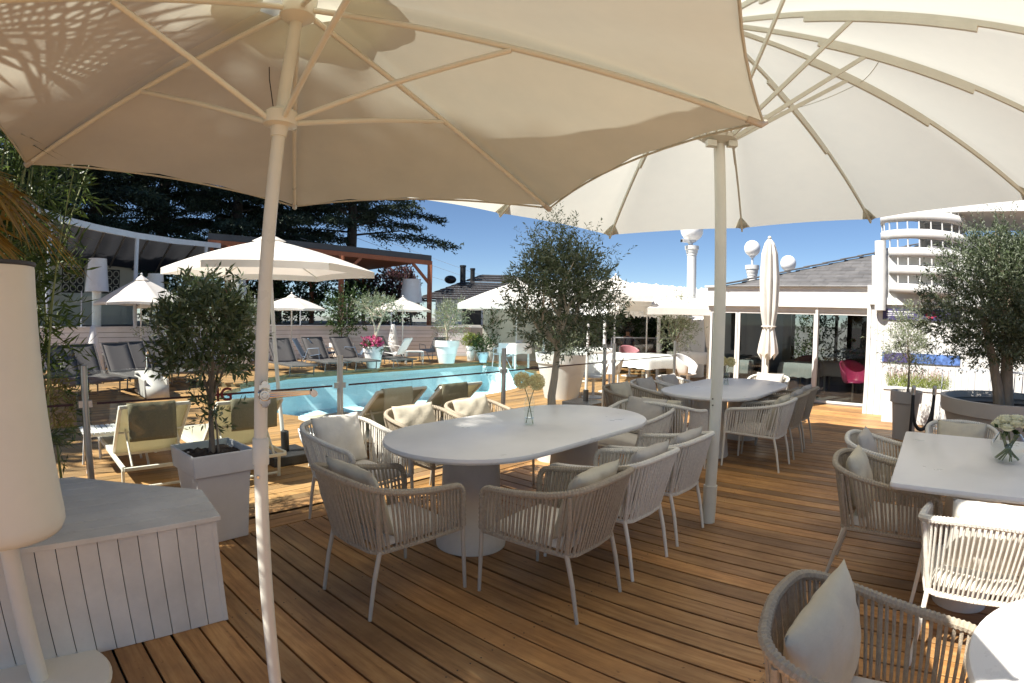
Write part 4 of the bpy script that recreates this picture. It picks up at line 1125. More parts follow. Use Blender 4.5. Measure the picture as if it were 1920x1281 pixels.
# hipped slate roof; slope chosen so that the hip runs as seen
SL = .33
m = MB(); nrow = 16; run = 5.2
for r_ in range(nrow):
    s0, s1 = r_*run/nrow, (r_+1)*run/nrow+.03
    z0 = 2.37+SL*s0+.022; z1 = 2.37+SL*s1
    vL0, vL1 = 4.36-s0, 4.36-s1; vR = -3.5
    u0, u1 = RU-.18+s0, RU-.18+s1; vv = vL0; q = 0
    while vv > vR:
        w_ = .30 if q else (.15+.15*(r_ % 2)); a, b = vv, max(vv-w_+.004, vR)
        a1 = min(a, vL1); b1 = min(b, vL1)
        m.add([L(u0, a, z0), L(u0, b, z0), L(u1, b1 if b1 < a1 else b1-.001, z1), L(u1, a1, z1), L(u0, a, z0-.02), L(u0, b, z0-.02)], [(0, 3, 2, 1), (4, 0, 1, 5)]); vv -= w_; q += 1
    # left hip slope
    m.add([L(u0, vL0, z0), L(u1, vL1, z1), L(RU+10, vL1, z1), L(RU+10, vL0, z0)], [(0, 1, 2, 3)])
m.build('roof', X['roof'], t, smooth=False)
m = MB()
for k in range(14):
    s0, s1 = k*run/14, (k+1)*run/14+.05; a = Vector(L(RU-.18+s0, 4.36-s0, 2.40+SL*s0+.03)); b = Vector(L(RU-.18+s1, 4.36-s1, 2.40+SL*s1+.012)); m.beam(a, b, .17, .035)
m.build('hip_tiles', X['roof'], t, smooth=False, bevel=.008)
# banners
def banner(px0, py0, px1, py1, lab, mat):
    a = uvz(px0, py0, 11.115); b = uvz(px1, py1, 11.115)
    o = thing('banner', lab, 'banner', W(11.10, (a[1]+b[1])/2, (a[2]+b[2])/2), ANG, None)
    m = MB(); m.box((0, 0, 0), (.012, abs(a[1]-b[1]), abs(a[2]-b[2]))); m.build('panel', X[mat], o, smooth=False)
    return o, abs(a[1]-b[1]), abs(a[2]-b[2])
o, bw, bh = banner(1656, 579, 1800, 604, 'dark navy banner with white print and a crimson emblem on the board wall', 'navy')
m = MB(); rr = random.Random(2)
y = bw/2-.09
for wd in (.10, .03, .11, .05, .14, .10, .12): m.box((-.0075, y-wd/2, bh*.26), (.002, wd, bh*.12)); y -= wd+.022
for row in range(2):
    y = bw/2-.07
    for q in range(5): wd = rr.uniform(.05, .11); m.box((-.0075, y-wd/2, bh*(.05-.14*row)), (.002, wd, bh*.055)); y -= wd+.018
m.build('print_lines', X['lettering'], o, smooth=False)
m = MB()
for q in range(9): a = q*.7; m.sphere((-.008, -bw*.12+.07*math.cos(a)*(1+.3*(q % 2)), .01+.055*math.sin(a)), .026, 4, 8, (.1, 1, .8))
m.build('emblem', X['crimson'], o)
o, bw, bh = banner(1655, 660, 1800, 686, 'blue printed banner on the lower part of the white board wall', 'print')
m = MB(); m.box((-.0075, bw*.30, 0), (.002, bw*.36, bh*.98)); m.build('dark_end', X['navy'], o, smooth=False)
# flower trough
t = thing('flower_trough', 'long white trough of dry lavender under the banners', 'planter', W(10.55, .20), ANG)
m = MB(); m.box((0, 0, .30), (.38, 1.15, .60)); m.box((0, 0, .585), (.42, 1.19, .05)); m.build('trough', X['paint'], t, smooth=False, bevel=.006)
rg = np.random.default_rng(3)
P = np.column_stack([rg.uniform(-.15, .15, 260), rg.uniform(-.52, .52, 260), np.full(260, .58)]); D = unit(np.column_stack([rg.normal(size=260)*.3, rg.normal(size=260)*.3, np.ones(260)]))
quads_obj('grass', leaves_on(P, D, rg.uniform(.12, .26, 260), 8, .10, .005, rg, .4, .3, .02), X['grassgreen'], t)
P = P[:130]; D = unit(D[:130]+np.array([0, 0, .6])); quads_obj('blooms', leaves_on(P+D*.16, D, rg.uniform(.12, .24, 130), 12, .018, .007, rg, .7, 0, .1), X['lavender'], t)

# spiral stair
a = uvz(1653, 520, 11.0)
t = thing('spiral_stair', 'white spiral staircase winding up beside the slate roof', 'staircase', W(11.62, .17), ANG)
ctr = (0, 0)
Rs = .80
m = MB(); m.tube([(-.60, .78, 1.9), (-.60, .78, 3.15)], .105, 24); m.build('column', X['paint'], t)
m = MB(); m.tube([(0, 0, 1.9), (0, 0, 4.6)], .07, 16); m.build('newel', X['paint'], t)
for k in range(5):
    zb = 2.10+.30*k
    m = MB(); P = []; P2 = []
    for i in range(31):
        a = math.radians(80+230*i/30); z = zb+.30*(1-i/30)*.55+.02*k
        P.append([(Rs*math.cos(a), Rs*math.sin(a), z), (Rs*math.cos(a), Rs*math.sin(a), z+.165)])
    m.grid(P); m.build('stringer', X['paint'], t, solid=.04, angle=60)
    m = MB()
    for i in range(0, 30, 2):
        a = math.radians(80+230*(i+.5)/30); z = zb+.30*(1-i/30)*.55+.02*k+.165
        m.box(((Rs-.005)*math.cos(a), (Rs-.005)*math.sin(a), z+.07), (.016, .022, .15), rz=a)
    m.build_each('baluster', X['paint'], t, smooth=False)
    m = MB()
    for i in range(0, 30, 5):
        a0, a1 = math.radians(80+230*i/30), math.radians(80+230*(i+5)/30); z = zb+.30*(1-i/30)*.55+.02*k+.08
        m.add([(0, 0, z), (Rs*math.cos(a0), Rs*math.sin(a0), z), (Rs*math.cos((a0+a1)/2), Rs*math.sin((a0+a1)/2), z), (Rs*math.cos(a1), Rs*math.sin(a1), z)], [(0, 1, 2, 3)])
    m.build_each('tread', X['paint'], t, smooth=False, solid=.04)
m = MB(); m.box((.6, -1.2, 3.82), (2.2, 2.6, .32)); m.build('landing', X['paint'], t, smooth=False, bevel=.01)
# white railing far right
t = thing('railing', 'white metal railing with thin uprights behind the huge pot', 'railing', W(9.6, -1.8), ANG)
m = MB()
for i in range(26): m.tube([(0, 1.6-i*.125, 0), (0, 1.6-i*.125, 1.0)], .009, 6)
m.build_each('baluster', X['greymetal'], t)
m = MB(); m.beam((0, 1.7, 1.01), (0, -1.7, 1.01), .045, .03); m.beam((0, 1.7, .09), (0, -1.7, .09), .03, .03); m.build_each('rail', X['greymetal'], t, smooth=False)

# interior furniture
def shell_chair(name, loc, rz, mat, lab, group=None, legmat='steel'):
    t = thing(name, lab, 'chair', loc, rz, group)
    P = []
    for i in range(15):
        s = i/14; row = []
        for j in range(13):
            a = math.radians(-118+236*j/12)
            hgt = .40+(.44*max(0, math.cos(a*.62))**.8+.03)*s
            r = .18+.13*s**.5
            row.append((r*1.02*math.sin(a), -r*math.cos(a)*.95, hgt))
        P.append(row)
    m = MB(); m.grid(P); m.lathe([(.0, .41), (.16, .405), (.20, .42), (.19, .44), (0, .445)], 24); m.build('shell', X[mat], t, solid=.018, angle=70)
    m = MB(); m.lathe([(.24, 0), (.24, .012), (.03, .03), (.024, .41)], 24); m.build('foot', X[legmat], t)
    return t
shell_chair('tub_chair', W(RU+.62, 1.60, .012), ANG+PI*.72, 'pink', 'bright pink tub chair just inside the glass door')
shell_chair('tub_chair', W(RU+2.4, 1.6, .012), ANG, 'crimson', 'dark pink tub chair deeper inside, left of the bright pink one')
shell_chair('tub_chair', W(RU+1.7, 3.0, .012), ANG+1, 'crimson', 'crimson tub chair behind the white cloth table inside')
shell_chair('tub_chair', W(RU+.5, 3.95, .012), ANG+PI*.6, 'black', 'black tub chair inside the left windows')
shell_chair('tub_chair', W(RU+3.6, 1.3, .012), ANG+2, 'crimson', 'crimson tub chair at the back of the dark dining room')
def cloth_table(loc, s, h, lab, rz=ANG, group=None):
    t = thing('dining_table', lab, 'table', loc, rz, group)
    m = MB(); P = []
    for i in range(17):
        row = []
        for j in range(17):
            x, y = -1+2*i/16, -1+2*j/16; e = max(abs(x), abs(y)); d = max(0, e-.78)/.22
            k = .78/e if e > .78 else 1
            row.append((x*k*s/.78*(1+.05*d), y*k*s/.78*(1+.05*d), h-.30*d+.012*d*math.sin(9*(x-y)+5*x*y)))
        P.append(row)
    m.grid(P); m.build('cloth', X['cloth'], t, angle=80)
    m = MB()
    for sx in (-1, 1):
        for sy in (-1, 1): m.box((sx*s*.85, sy*s*.85, (h-.02)/2), (.045, .045, h-.02))
    m.build_each('leg', X['paint'], t, smooth=False)
    return t
cloth_table(W(RU+1.0, 2.85, .012), .42, .74, 'white cloth table inside, behind the folded parasol')
cloth_table(W(RU+1.9, 2.05, .012), .40, .74, 'white cloth table in the dark dining room, left of the pink chair')
cloth_table(W(RU+.9, 4.3, .012), .40, .74, 'small white cloth table inside the leftmost window')
t = thing('potted_flowers', 'red flowers with dark leaves in the dark dining room', 'plant', W(RU+3.2, 1.75, .012))
m = MB(); m.lathe([(.12, 0), (.17, .6), (.16, .6)], 20); m.build('pot', X['pot'], t)
rg = np.random.default_rng(6); P, D = crown_twigs((0, 0, .95), (.5, .5, .35), 120, rg); quads_obj('leaves', leaves_on(P, D, np.full(len(P), .2), 8, .09, .02, rg), X['darkleaf'], t)
P, D = crown_twigs((0, 0, 1.1), (.5, .5, .28), 60, rg); quads_obj('foliage', leaves_on(P, D, np.full(len(P), .12), 10, .05, .018, rg), X['redflower'], t)
t = thing('hedge', 'sunlit green hedge seen through the dining room\'s left windows', 'hedge', W(RU+9, 4.0, -.3))
rg = np.random.default_rng(2); P, D = crown_twigs((0, 0, 1.1), (1.2, 3.2, 1.5), 500, rg); quads_obj('leaves', leaves_on(P, D, np.full(len(P), .3), 9, .10, .03, rg), X['darkleaf'], t)
# folded parasol
a = uvz(1437, 447, 10.2)
t = thing('folded_parasol', 'folded cream parasol standing before the restaurant windows', 'parasol', W(10.2, 2.86))
m = MB(); m.tube([(0, 0, 0), (0, 0, 3.1)], .028, 14); m.build('pole', X['pole'], t)
m = MB(); m.box((0, 0, .04), (.6, .6, .08), rz=ANG); m.build('base', X['potgrey'], t, smooth=False, bevel=.01)
P = []
rr = random.Random(6); ph = [rr.uniform(-.3, .3) for _ in range(9)]
for i in range(34):
    s = i/33; z = 3.12-s*2.1
    base = np.interp(s, [0, .03, .12, .35, .60, .745, .755, .80, .9, 1], [.04, .09, .15, .185, .165, .115, .105, .125, .17, .195])
    row = []
    for j in range(65):
        a = 2*PI*j/64; f = abs(math.sin(4*a+ph[j % 8]*.0+.5*s)); fl = (.55+.45*f)
        zz = z+(-.14*(1-f)+.05)*(s > .88)*(s-.88)/.12
        row.append((base*fl*math.cos(a), base*fl*math.sin(a), zz))
    P.append(row)
m = MB(); m.grid(P); m.build('folded_canopy', X['parasol'], t, angle=70)
m = MB(); m.tube([(.125*math.cos(2*PI*i/24), .125*math.sin(2*PI*i/24), 3.12-.75*2.1) for i in range(24)], .014, 6, closed=True); m.build('tie', X['parasol'], t)
m = MB(); m.sphere((0, 0, 3.15), .035); m.build('finial', X['pole'], t)
t = thing('folded_parasol', 'small folded white parasol between the white drum and the post', 'parasol', at_dist(1325, 720, 14.6)*Vector((1, 1, 0)))
m = MB(); m.lathe([(.03, 0), (.03, 1.0)], 10); m.build('pole', X['pole'], t)
m = MB(); m.lathe([(.06, .95), (.12, 1.4), (.17, 1.9), (.14, 2.1), (.05, 2.22), (0, 2.23)], 24); m.build('folded_canopy', X['parasol'], t)

# lamp columns
def column_lamp(name, lab, loc, base_r, base_h, r, z0, z1, gz, gr):
    t = thing(name, lab, 'lamp column', loc)
    if base_r:
        m = MB(); m.lathe([(base_r, 0), (base_r, base_h), (base_r*.98, base_h+.02), (0, base_h+.02)], 48); m.build('drum', X['render'], t)
    m = MB(); m.lathe([(r, z0), (r, z1-.28), (r*1.12, z1-.27), (r*1.12, z1-.22), (r*1.25, z1-.20), (r*1.3, z1-.12), (r*1.5, z1-.10), (r*1.55, z1), (0, z1)], 32); m.build('column', X['paint'], t)
    m = MB(); m.lathe([(.05, z1), (.03, z1+.02), (.03, gz-gr-.05), (gr*.38, gz-gr), (gr*.42, gz-gr+.04), (0, gz-gr+.045)], 20); m.build('neck', X['greymetal'], t)
    m = MB(); m.sphere((0, 0, gz), gr, 18, 28); m.build('globe', X['globe'], t)
    return t
c1 = Vector((5.20, 15.88, 0))
t = column_lamp('lamp_column', 'white globe lamp on a slim column over a fat white drum', c1, .43, 1.85, .135, 1.87, 3.80, 4.27, .335)
tc = thing('security_camera', 'white security camera with a black front under the globe of the drum column', 'camera', c1+Vector((-.14, -.1, 3.90)), math.radians(15))
m = MB(); m.box((-.10, 0, 0.03), (.24, .10, .09)); m.build('housing', X['paint'], tc, smooth=False, bevel=.01)
m = MB(); m.box((-.235, 0, .02), (.03, .085, .08)); m.build('lens', X['black'], tc, smooth=False, bevel=.006)
m = MB(); m.tube([(0, 0, 0), (.10, .03, -.10)], .03, 8); m.build('bracket', X['paint'], tc)
c2 = at_dist(1410, 520, 15); column_lamp('lamp_column', 'white globe lamp just left of the folded parasol\'s top', Vector((c2.x, c2.y, 0)), 0, 0, .12, 0, 3.08, at_dist(1409, 466, 15).z, .21)
c3 = at_dist(1478, 494, 16.5); column_lamp('lamp_column', 'white globe lamp whose column hides behind the slate roof', Vector((c3.x, c3.y, 0)), 0, 0, .12, 0, 2.85, c3.z, .225)

# ruffled white awning roof in the middle distance
t = thing('ruffled_awning', 'white ruffled net awning over the far dining terrace', 'awning', at_dist(1200, 640, 18)*Vector((1, 1, 0)))
lo = [(1015, 592, 17.0), (1110, 588, 16.6), (1190, 590, 16.2), (1262, 594, 15.8), (1345, 598, 15.4)]; hi = [(1010, 527, 22.5), (1110, 524, 22), (1160, 528, 21.5), (1250, 537, 21), (1350, 545, 20)]
lo = [at_dist(*p) for p in lo]; hi = [at_dist(*p) for p in hi]
def lerp_list(Ls, s):
    x = s*(len(Ls)-1); i = min(int(x), len(Ls)-2); return Ls[i].lerp(Ls[i+1], x-i)
rr = random.Random(9); P = []
for i in range(110):
    row = []
    for j in range(44):
        a = lerp_list(lo, i/109); b = lerp_list(hi, i/109); p = a.lerp(b, j/43); p.z += rr.uniform(-.05, .06)+(-.10*rr.random() if j == 0 else 0); p.x += rr.uniform(-.04, .04); row.append(p)
    P.append(row)
m = MB(); m.grid(P); m.build('net', X['thatch'], t, world=True, smooth=True, angle=180)
m = MB()
for s in (.02, .33, .66, .97): a = lerp_list(lo, s); m.tube([(a.x, a.y, 0), (a.x, a.y, a.z)], .05, 10)
for s in (.05, .5, .95): a = lerp_list(hi, s); m.tube([(a.x, a.y, 0), (a.x, a.y, a.z)], .05, 10)
m.build_each('post', X['paint'], t, world=True)
# ---------------------------------------------------------------- beyond the fence: loungers, parasols, pots
def lounger_proto(frame, sling, back_deg, sl_back=None, name='sun_lounger'):
    t = thing(name, 'x', 'sun lounger')
    hz = .26; b = math.radians(back_deg); bl = .80
    def bk(s, dz=0): return (.0, s*math.cos(b), hz+s*math.sin(b)+dz)
    m = MB()
    for sx in (-1, 1): m.beam((sx*.33, -1.20, hz), (sx*.33, .62, hz), .03, .045)
    for y in (-1.20, .0, .62): m.beam((-.33, y, hz-.004), (.33, y, hz-.004), .03, .03)
    m.build('frame', X[frame], t, smooth=False, bevel=.004)
    for sx in (-1, 1):
        for y, dy in ((-1.02, .04), (.50, -.04)):
            m = MB(); m.tube([(sx*.325, y+dy, 0), (sx*.32, y, hz)], .016, 8); m.build('leg', X[frame], t)
    for y in (-.98, .46):
        m = MB(); m.tube([(-.325, y, .035), (.325, y, .035)], .013, 8); m.build('floor_bar', X[frame], t)
    m = MB(); m.grid([[(x, y, hz+.02-.02*(1-(x/.31)**2)) for x in (-.315, -.16, 0, .16, .315)] for y in [-1.19+1.19*i/10 for i in range(11)]]); m.build('seat_sling', X[sling], t, solid=.008)
    m = MB()
    for sx in (-1, 1): p0, p1 = Vector(bk(0)), Vector(bk(bl)); m.beam((sx*.32, p0.y, p0.z), (sx*.32, p1.y, p1.z), .03, .04)
    p1 = Vector(bk(bl)); m.beam((-.33, p1.y, p1.z), (.33, p1.y, p1.z), .03, .03)
    pm = Vector(bk(bl*.55, -.03)); m.beam((-.31, pm.y, pm.z), (.31, pm.y, pm.z), .02, .02)
    bf = m.build('back_frame', X[frame], t, smooth=False, bevel=.004)
    m = MB(); m.grid([[(x, bk(bl*i/10)[1]+.012*(1-(x/.31)**2), bk(bl*i/10)[2]+.01-.01*(1-(x/.31)**2)) for x in (-.31, -.16, 0, .16, .31)] for i in range(11)]); m.build('back_sling', X[sl_back or sling], t, solid=.004)
    m = MB()
    for sx in (-1, 1): m.tube([(sx*.24, bk(bl*.55)[1], bk(bl*.55)[2]), (sx*.24, .55, hz)], .011, 6)
    m.build_each('back_strut', X[frame], t)
    return t, bk, bl
BDEG = 42
LP, bkf, bl_ = lounger_proto('cream_leg', 'sling', BDEG, 'slingtr')
LG, bkg, blg = lounger_proto('slinggrey', 'slinggrey', 48)
index_kids()
HEAD = (-BV[0], -BV[1])
first = {}
def put(proto_, key, loc, rz, lab, group):
    if key not in first: first[key] = 1; proto_.location = loc; proto_.rotation_euler = (0, 0, rz); proto_['label'] = lab; proto_['group'] = group; return proto_
    return dup(proto_, loc, rz, lab, group)
def towel(loc, rz, lab, wdt, drop, mat='towel', fr=.12, x0=0.0):
    """a towel hung over the top of a lounger back; local frame of the lounger"""
    o = MB(); c = bkf(bl_); rows = []
    pts = []
    b = math.radians(BDEG)
    for s in np.linspace(-fr, 0, 4): pts.append((c[1]+s*math.cos(b)-.022*math.sin(b), c[2]+s*math.sin(b)+.024))
    pts.append((c[1]+.02, c[2]+.030)); pts.append((c[1]+.035, c[2]+.005))
    for s in np.linspace(.05, drop, 7): pts.append((c[1]+.038-.02*s, c[2]-s))
    for y, z in pts: rows.append([(x0-wdt/2+wdt*i/10, y+.004*math.sin(i*1.9+z*20), z) for i in range(11)])
    o.grid(rows); ob = o.build('towel', X[mat], None, solid=.009)
    ob.location = loc; ob.rotation_euler = (0, 0, rz); tag(ob, lab, 'towel'); return ob
rzL = hdir(HEAD)
GL = 'beige sun loungers along the pool'
for (px, py, zz, dr, lab, tw) in (
    (291, 760, .795, 0, 'beige sun lounger seen from behind, left of the square lilac planter', ('khaki towel hung over the lounger left of the square planter', .44, .30, .04)),
    (470, 752, .795, 0, 'beige sun lounger seen from behind the near parasol\'s pole', ('khaki towel hung over the lounger behind the near parasol\'s pole', .46, .26, -.02)),
    (755, 731, .795, 0, 'beige sun lounger facing the water behind the sunlit armchair', ('pale ribbed towel over the lounger behind the sunlit armchair', .38, .30, .08)),
    (866, 722, .795, 0, 'beige sun lounger facing the water left of the bottle\'s dry blooms', ('folded khaki towel over the lounger left of the dry blooms', .40, .34, .14))):
    p = ground(px, py, zz)-Vector((HEAD[0], HEAD[1], 0))*(.8*math.cos(math.radians(BDEG))); p.z = 0
    put(LP, 'LP', p, rzL+dr, lab, GL); towel(p, rzL+dr, tw[0], tw[1], tw[2], 'towel' if 'khaki' in tw[0] else 'sling', x0=tw[3])
# low white moulded lounger with its foot towards the left
a, b = ground(563, 822, .25), ground(700, 815, .25)
t = thing('sun_lounger', 'low white moulded lounger lying along the fence behind the steel post', 'sun lounger', (a.x, a.y, 0), math.atan2(b.y-a.y, b.x-a.x))
m = MB(); prof = [(0, .26), (.35, .25), (.75, .24), (1.05, .22), (1.25, .23), (1.7, .42)]
m.grid([[(x, y, z+.02*abs(y/.3)) for y in (-.31, -.2, 0, .2, .31)] for x, z in prof]); m.build('shell', X['cloth'], t, solid=.045)
for sy in (-1, 1):
    m = MB(); m.tube([(.12, sy*.27, .24), (.06, sy*.28, .02), (.9, sy*.28, .02), (1.15, sy*.27, .22)], .018, 8); m.build('leg_frame', X['cream_leg'], t)
# grey loungers against the wall
GG = 'grey sun loungers lined up along the white wall'
K_ = 1.0
for i, (px, py, lab) in enumerate(((124, 707, 'grey sun lounger at the far left end of the row, partly behind the bamboo'), (165, 702, 'grey sun lounger left of the small dark side table'), (232, 697, 'grey sun lounger between the white cone lamp and the left parasol\'s pole'), (262, 692, 'grey sun lounger just left of the left parasol\'s pole'), (305, 688, 'grey sun lounger right of the left parasol\'s pole'),
    (532, 683, 'grey sun lounger just right of the near parasol\'s pole'), (598, 677, 'grey sun lounger behind the blue grey low chairs'), (655, 675, 'grey sun lounger left of the flowering white pot'), (725, 672, 'grey sun lounger right of the flowering white pot'))):
    p = ground(px, py, FZ+.28); p.z = FZ
    if i > 4: p = p+Vector((-.25, .75, 0))
    put(LG, 'LG', p, hdir((-.86, .50)) if i < 5 else hdir((-.72, .70)), lab, GG)
t = thing('side_table', 'small dark side table between grey loungers by the white cone lamp', 'table', ground(190, 694, FZ))
m = MB()
for sx in (-1, 1):
    for sy in (-1, 1): m.box((sx*.26, sy*.2, .2), (.03, .03, .4))
m.box((0, 0, .41), (.56, .44, .03)); m.build('frame', X['slinggrey'], t, smooth=False)
# slatted white side table behind the glass, left
q = ground(150, 868); t = thing('slatted_table', 'low white slatted side table behind the leftmost fence post', 'table', (-4.15, 4.95, 0), ANG)
m = MB()
for i in range(12): m.box((-.32+.058*i, 0, .40), (.045, .44, .02))
m.build('slats', X['paint'], t, smooth=False)
for sx in (-1, 1):
    for sy in (-1, 1): m = MB(); m.tube([(sx*.33, sy*.2, 0), (sx*.28, sy*.18, .39)], .014, 8); m.build('leg', X['paint'], t)
m = MB(); m.box((0, 0, .375), (.66, .40, .02)); m.build('frame', X['paint'], t, smooth=False)
# white spout block beside the pool, coloured grey to stand in for shade
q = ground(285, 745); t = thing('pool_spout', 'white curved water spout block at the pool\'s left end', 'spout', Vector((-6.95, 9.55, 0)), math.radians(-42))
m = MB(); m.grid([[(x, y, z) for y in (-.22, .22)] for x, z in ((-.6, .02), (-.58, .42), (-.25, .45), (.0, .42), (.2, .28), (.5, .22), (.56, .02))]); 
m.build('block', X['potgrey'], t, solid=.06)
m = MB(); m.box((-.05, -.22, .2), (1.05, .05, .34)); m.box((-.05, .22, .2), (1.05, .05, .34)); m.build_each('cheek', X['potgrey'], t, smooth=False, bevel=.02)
m = MB(); m.tube([(-.5, 0, .4), (-.5, 0, .75), (-.4, 0, .86), (-.25, 0, .83)], .025, 10); m.build('spout', X['chrome'], t)

def parasol(loc, H_, ze, R_, n, rot, lab, group=None, base=None, valance=.0, mat='parasol', edge=.04, polelean=(0, 0), name='parasol'):
    t = thing(name, lab, 'parasol', loc, 0, group); lx, ly = polelean
    top = Vector((lx, ly, H_-loc[2])); zz = ze-loc[2]
    m = MB(); m.tube([(0, 0, 0), tuple(top)], .022, 12); m.build('pole', X['paint' if mat == 'parasol' else 'pole'], t)
    rim = [Vector((lx+R_*math.cos(rot+2*PI*i/n), ly+R_*math.sin(rot+2*PI*i/n), zz)) for i in range(n)]
    m = canopy_grid(top+Vector((0, 0, .02)), rim, 8, 8, .05, edge, 0, .03); m.build('canopy', X[mat], t, angle=50)
    if valance:
        m = MB(); P = []
        pts = []
        for i in range(n):
            a, b = rim[i], rim[(i+1) % n]
            for q in range(8): tt = q/8; pts.append(a.lerp(b, tt).lerp(top, edge*4*tt*(1-tt)))
        pts.append(pts[0]); m.grid([[p for p in pts], [p-Vector((0, 0, valance)) for p in pts]]); m.build('valance', X[mat], t)
    m = MB(); vr = [top.lerp(r, .16)+Vector((0, 0, .05)) for r in rim]; m2 = canopy_grid(top+Vector((0, 0, .09)), vr, 4, 2, 0, .02); m2.build('vent', X[mat], t)
    m = MB(); m.sphere(top+Vector((0, 0, .11)), .03); m.build('finial', X['paint'], t)
    for r in rim:
        m = MB(); m.tube([top-Vector((0, 0, .02)), top.lerp(r, .5)-Vector((0, 0, .03)), r-Vector((0, 0, .015))], .009, 6); m.build('rib', X['pole'], t)
    if base == 'slab':
        m = MB(); m.box((0, 0, .05), (.5, .5, .10), rz=ANG); m.build('base', X['darkstone'], t, smooth=False, bevel=.006)
        m = MB(); m.lathe([(.045, .10), (.045, .32), (.03, .33)], 16); m.build('base_tube', X['black'], t)
    return t
# big white parasol by the loungers
pb = ground(536, 862); top = at_dist(505, 452, pb.xy.length+.3)
parasol((pb.x, pb.y, 0), 2.42, 2.10, 1.22, 6, math.radians(23), 'big white parasol on a black slab base, crossing behind the near parasol\'s pole', None, 'slab', .07, polelean=(top.x-pb.x, top.y-pb.y))
GP_ = 'white parasols round the pool'
for (px, py, D, H_, ze, R_, n, rot, lab) in (
    (265, 695, 0, 2.52, 1.86, 1.32, 6, .45, 'white parasol at the left by the row of grey loungers'),
    (294, 690, 0, 2.2, 1.78, .62, 6, .2, 'white parasol half hidden behind the left one'),
    (547, 684, 0, 2.12, 1.76, 1.02, 6, .2, 'small white parasol just right of the near parasol\'s pole'),
    (754, 679, 0, 2.12, 1.78, .95, 6, .4, 'small white parasol above the flowering white pot')):
    p = ground(px, py, FZ); parasol(tuple(p), H_, ze, R_, n, rot, lab, GP_, 'slab', .06)
GC = 'cream parasols over the far dining terrace'
for (px, py, D, ztop, ze, R_, n, rot, lab) in (
    (968, 640, 17.5, 2.72, 1.98, 2.35, 4, .75, 'wide cream parasol partly behind the central olive tree'),
    (1152, 640, 14.5, 2.66, 2.2, 1.35, 4, .55, 'cream parasol just right of the central olive tree'),
    (1212, 640, 16.0, 2.35, 1.98, 1.3, 4, .9, 'cream parasol tilting low in the middle of the far terrace'),
    (1274, 640, 14.5, 2.25, 1.90, 1.25, 4, .6, 'cream parasol left of the fat white drum')):
    p = at_dist(px, py, D); parasol((p.x, p.y, FZ if px < 1000 else 0), ztop, ze, R_, n, rot, lab, GC, None, .16, 'parasol')
pb = ground(1098, 762); t = thing('parasol_stand', 'white pole in a black slab base between the fence and the white tables', 'stand', (pb.x, pb.y, 0))
m = MB(); m.box((0, 0, .05), (.62, .62, .09), rz=ANG); m.build('base', X['darkstone'], t, smooth=False, bevel=.006)
m = MB(); m.lathe([(.05, .09), (.05, .30), (.03, .31)], 16); m.build('base_tube', X['black'], t)
m = MB(); m.tube([(0, 0, .3), (.03, .05, 2.0)], .026, 12); m.build('pole', X['paint'], t)

# pots on the far terrace
def pot(p, r, h, lab, mat='pot', group='white pots on the far side of the pool'):
    t = thing('pot', lab, 'pot', p, 0, group)
    m = MB(); m.lathe([(r*.62, 0), (r*.90, h*.72), (r*.98, h*.735), (r, h), (r*.92, h), (r*.9, h*.9)], 32, caps=False); m.build('pot', X[mat], t)
    m = MB(); m.lathe([(0, h*.92), (r*.9, h*.91)], 20, caps=False); m.build('soil', X['soil'], t); return t
def pxr(w_px, p): return w_px*.5/1043*Vector((p[0], p[1])).length
fp = ground(700, 690, FZ); pot(fp, pxr(38, fp), .62, 'white pot with pink flowers and a leaning olive tree beside the pool', 'pot')
small_tree('olive_tree', 'leaning twin stemmed olive in the white pot with pink flowers', 'olive tree', fp+Vector((-.05, 0, .55)), [(0, 0, 0), (.10, 0, .25), (.16, 0, .5), (.30, 0, .9)], (.12, 0, 1.22), (.78, .55, .36),
    [dict(mat='oliveback', n=260, L=.24, per=12, leaf=.06, w=.011, up=.1, shell=.35, amp=.4)], .04, 31, barkmat='palebark', stems=[([(.1, 0, .25), (.1, 0, .6), (-.05, 0, 1.0)], .03)])
t = thing('flowers', 'pink flowers spilling from the white pot beside the pool', 'flowers', fp+Vector((0, 0, .58)))
rg = np.random.default_rng(4); P, D = crown_twigs((0, 0, .1), (.34, .34, .16), 120, rg); quads_obj('blooms', leaves_on(P, D, np.full(len(P), .12), 9, .05, .022, rg), X['pinkflower'], t)
P, D = crown_twigs((0, 0, .03), (.34, .34, .12), 70, rg); quads_obj('leaves', leaves_on(P, D, np.full(len(P), .12), 8, .06, .02, rg), X['darkleaf'], t)
bp_ = ground(836, 681, FZ); pot(bp_, pxr(49, bp_), .74, 'largest white pot on the far side, by the pergola\'s last post', 'pot')
small_tree('olive_tree', 'round pale olive tree in the largest white pot on the far side', 'olive tree', bp_+Vector((0, 0, .66)), [(0, 0, 0), (.02, 0, .2), (0, 0, .4)], (.10, 0, .82), (.62, .58, .66),
    [dict(mat='oliveback', n=420, L=.24, per=12, leaf=.055, w=.010, up=.35, shell=.35, amp=.35)], .05, 32, barkmat='palebark')
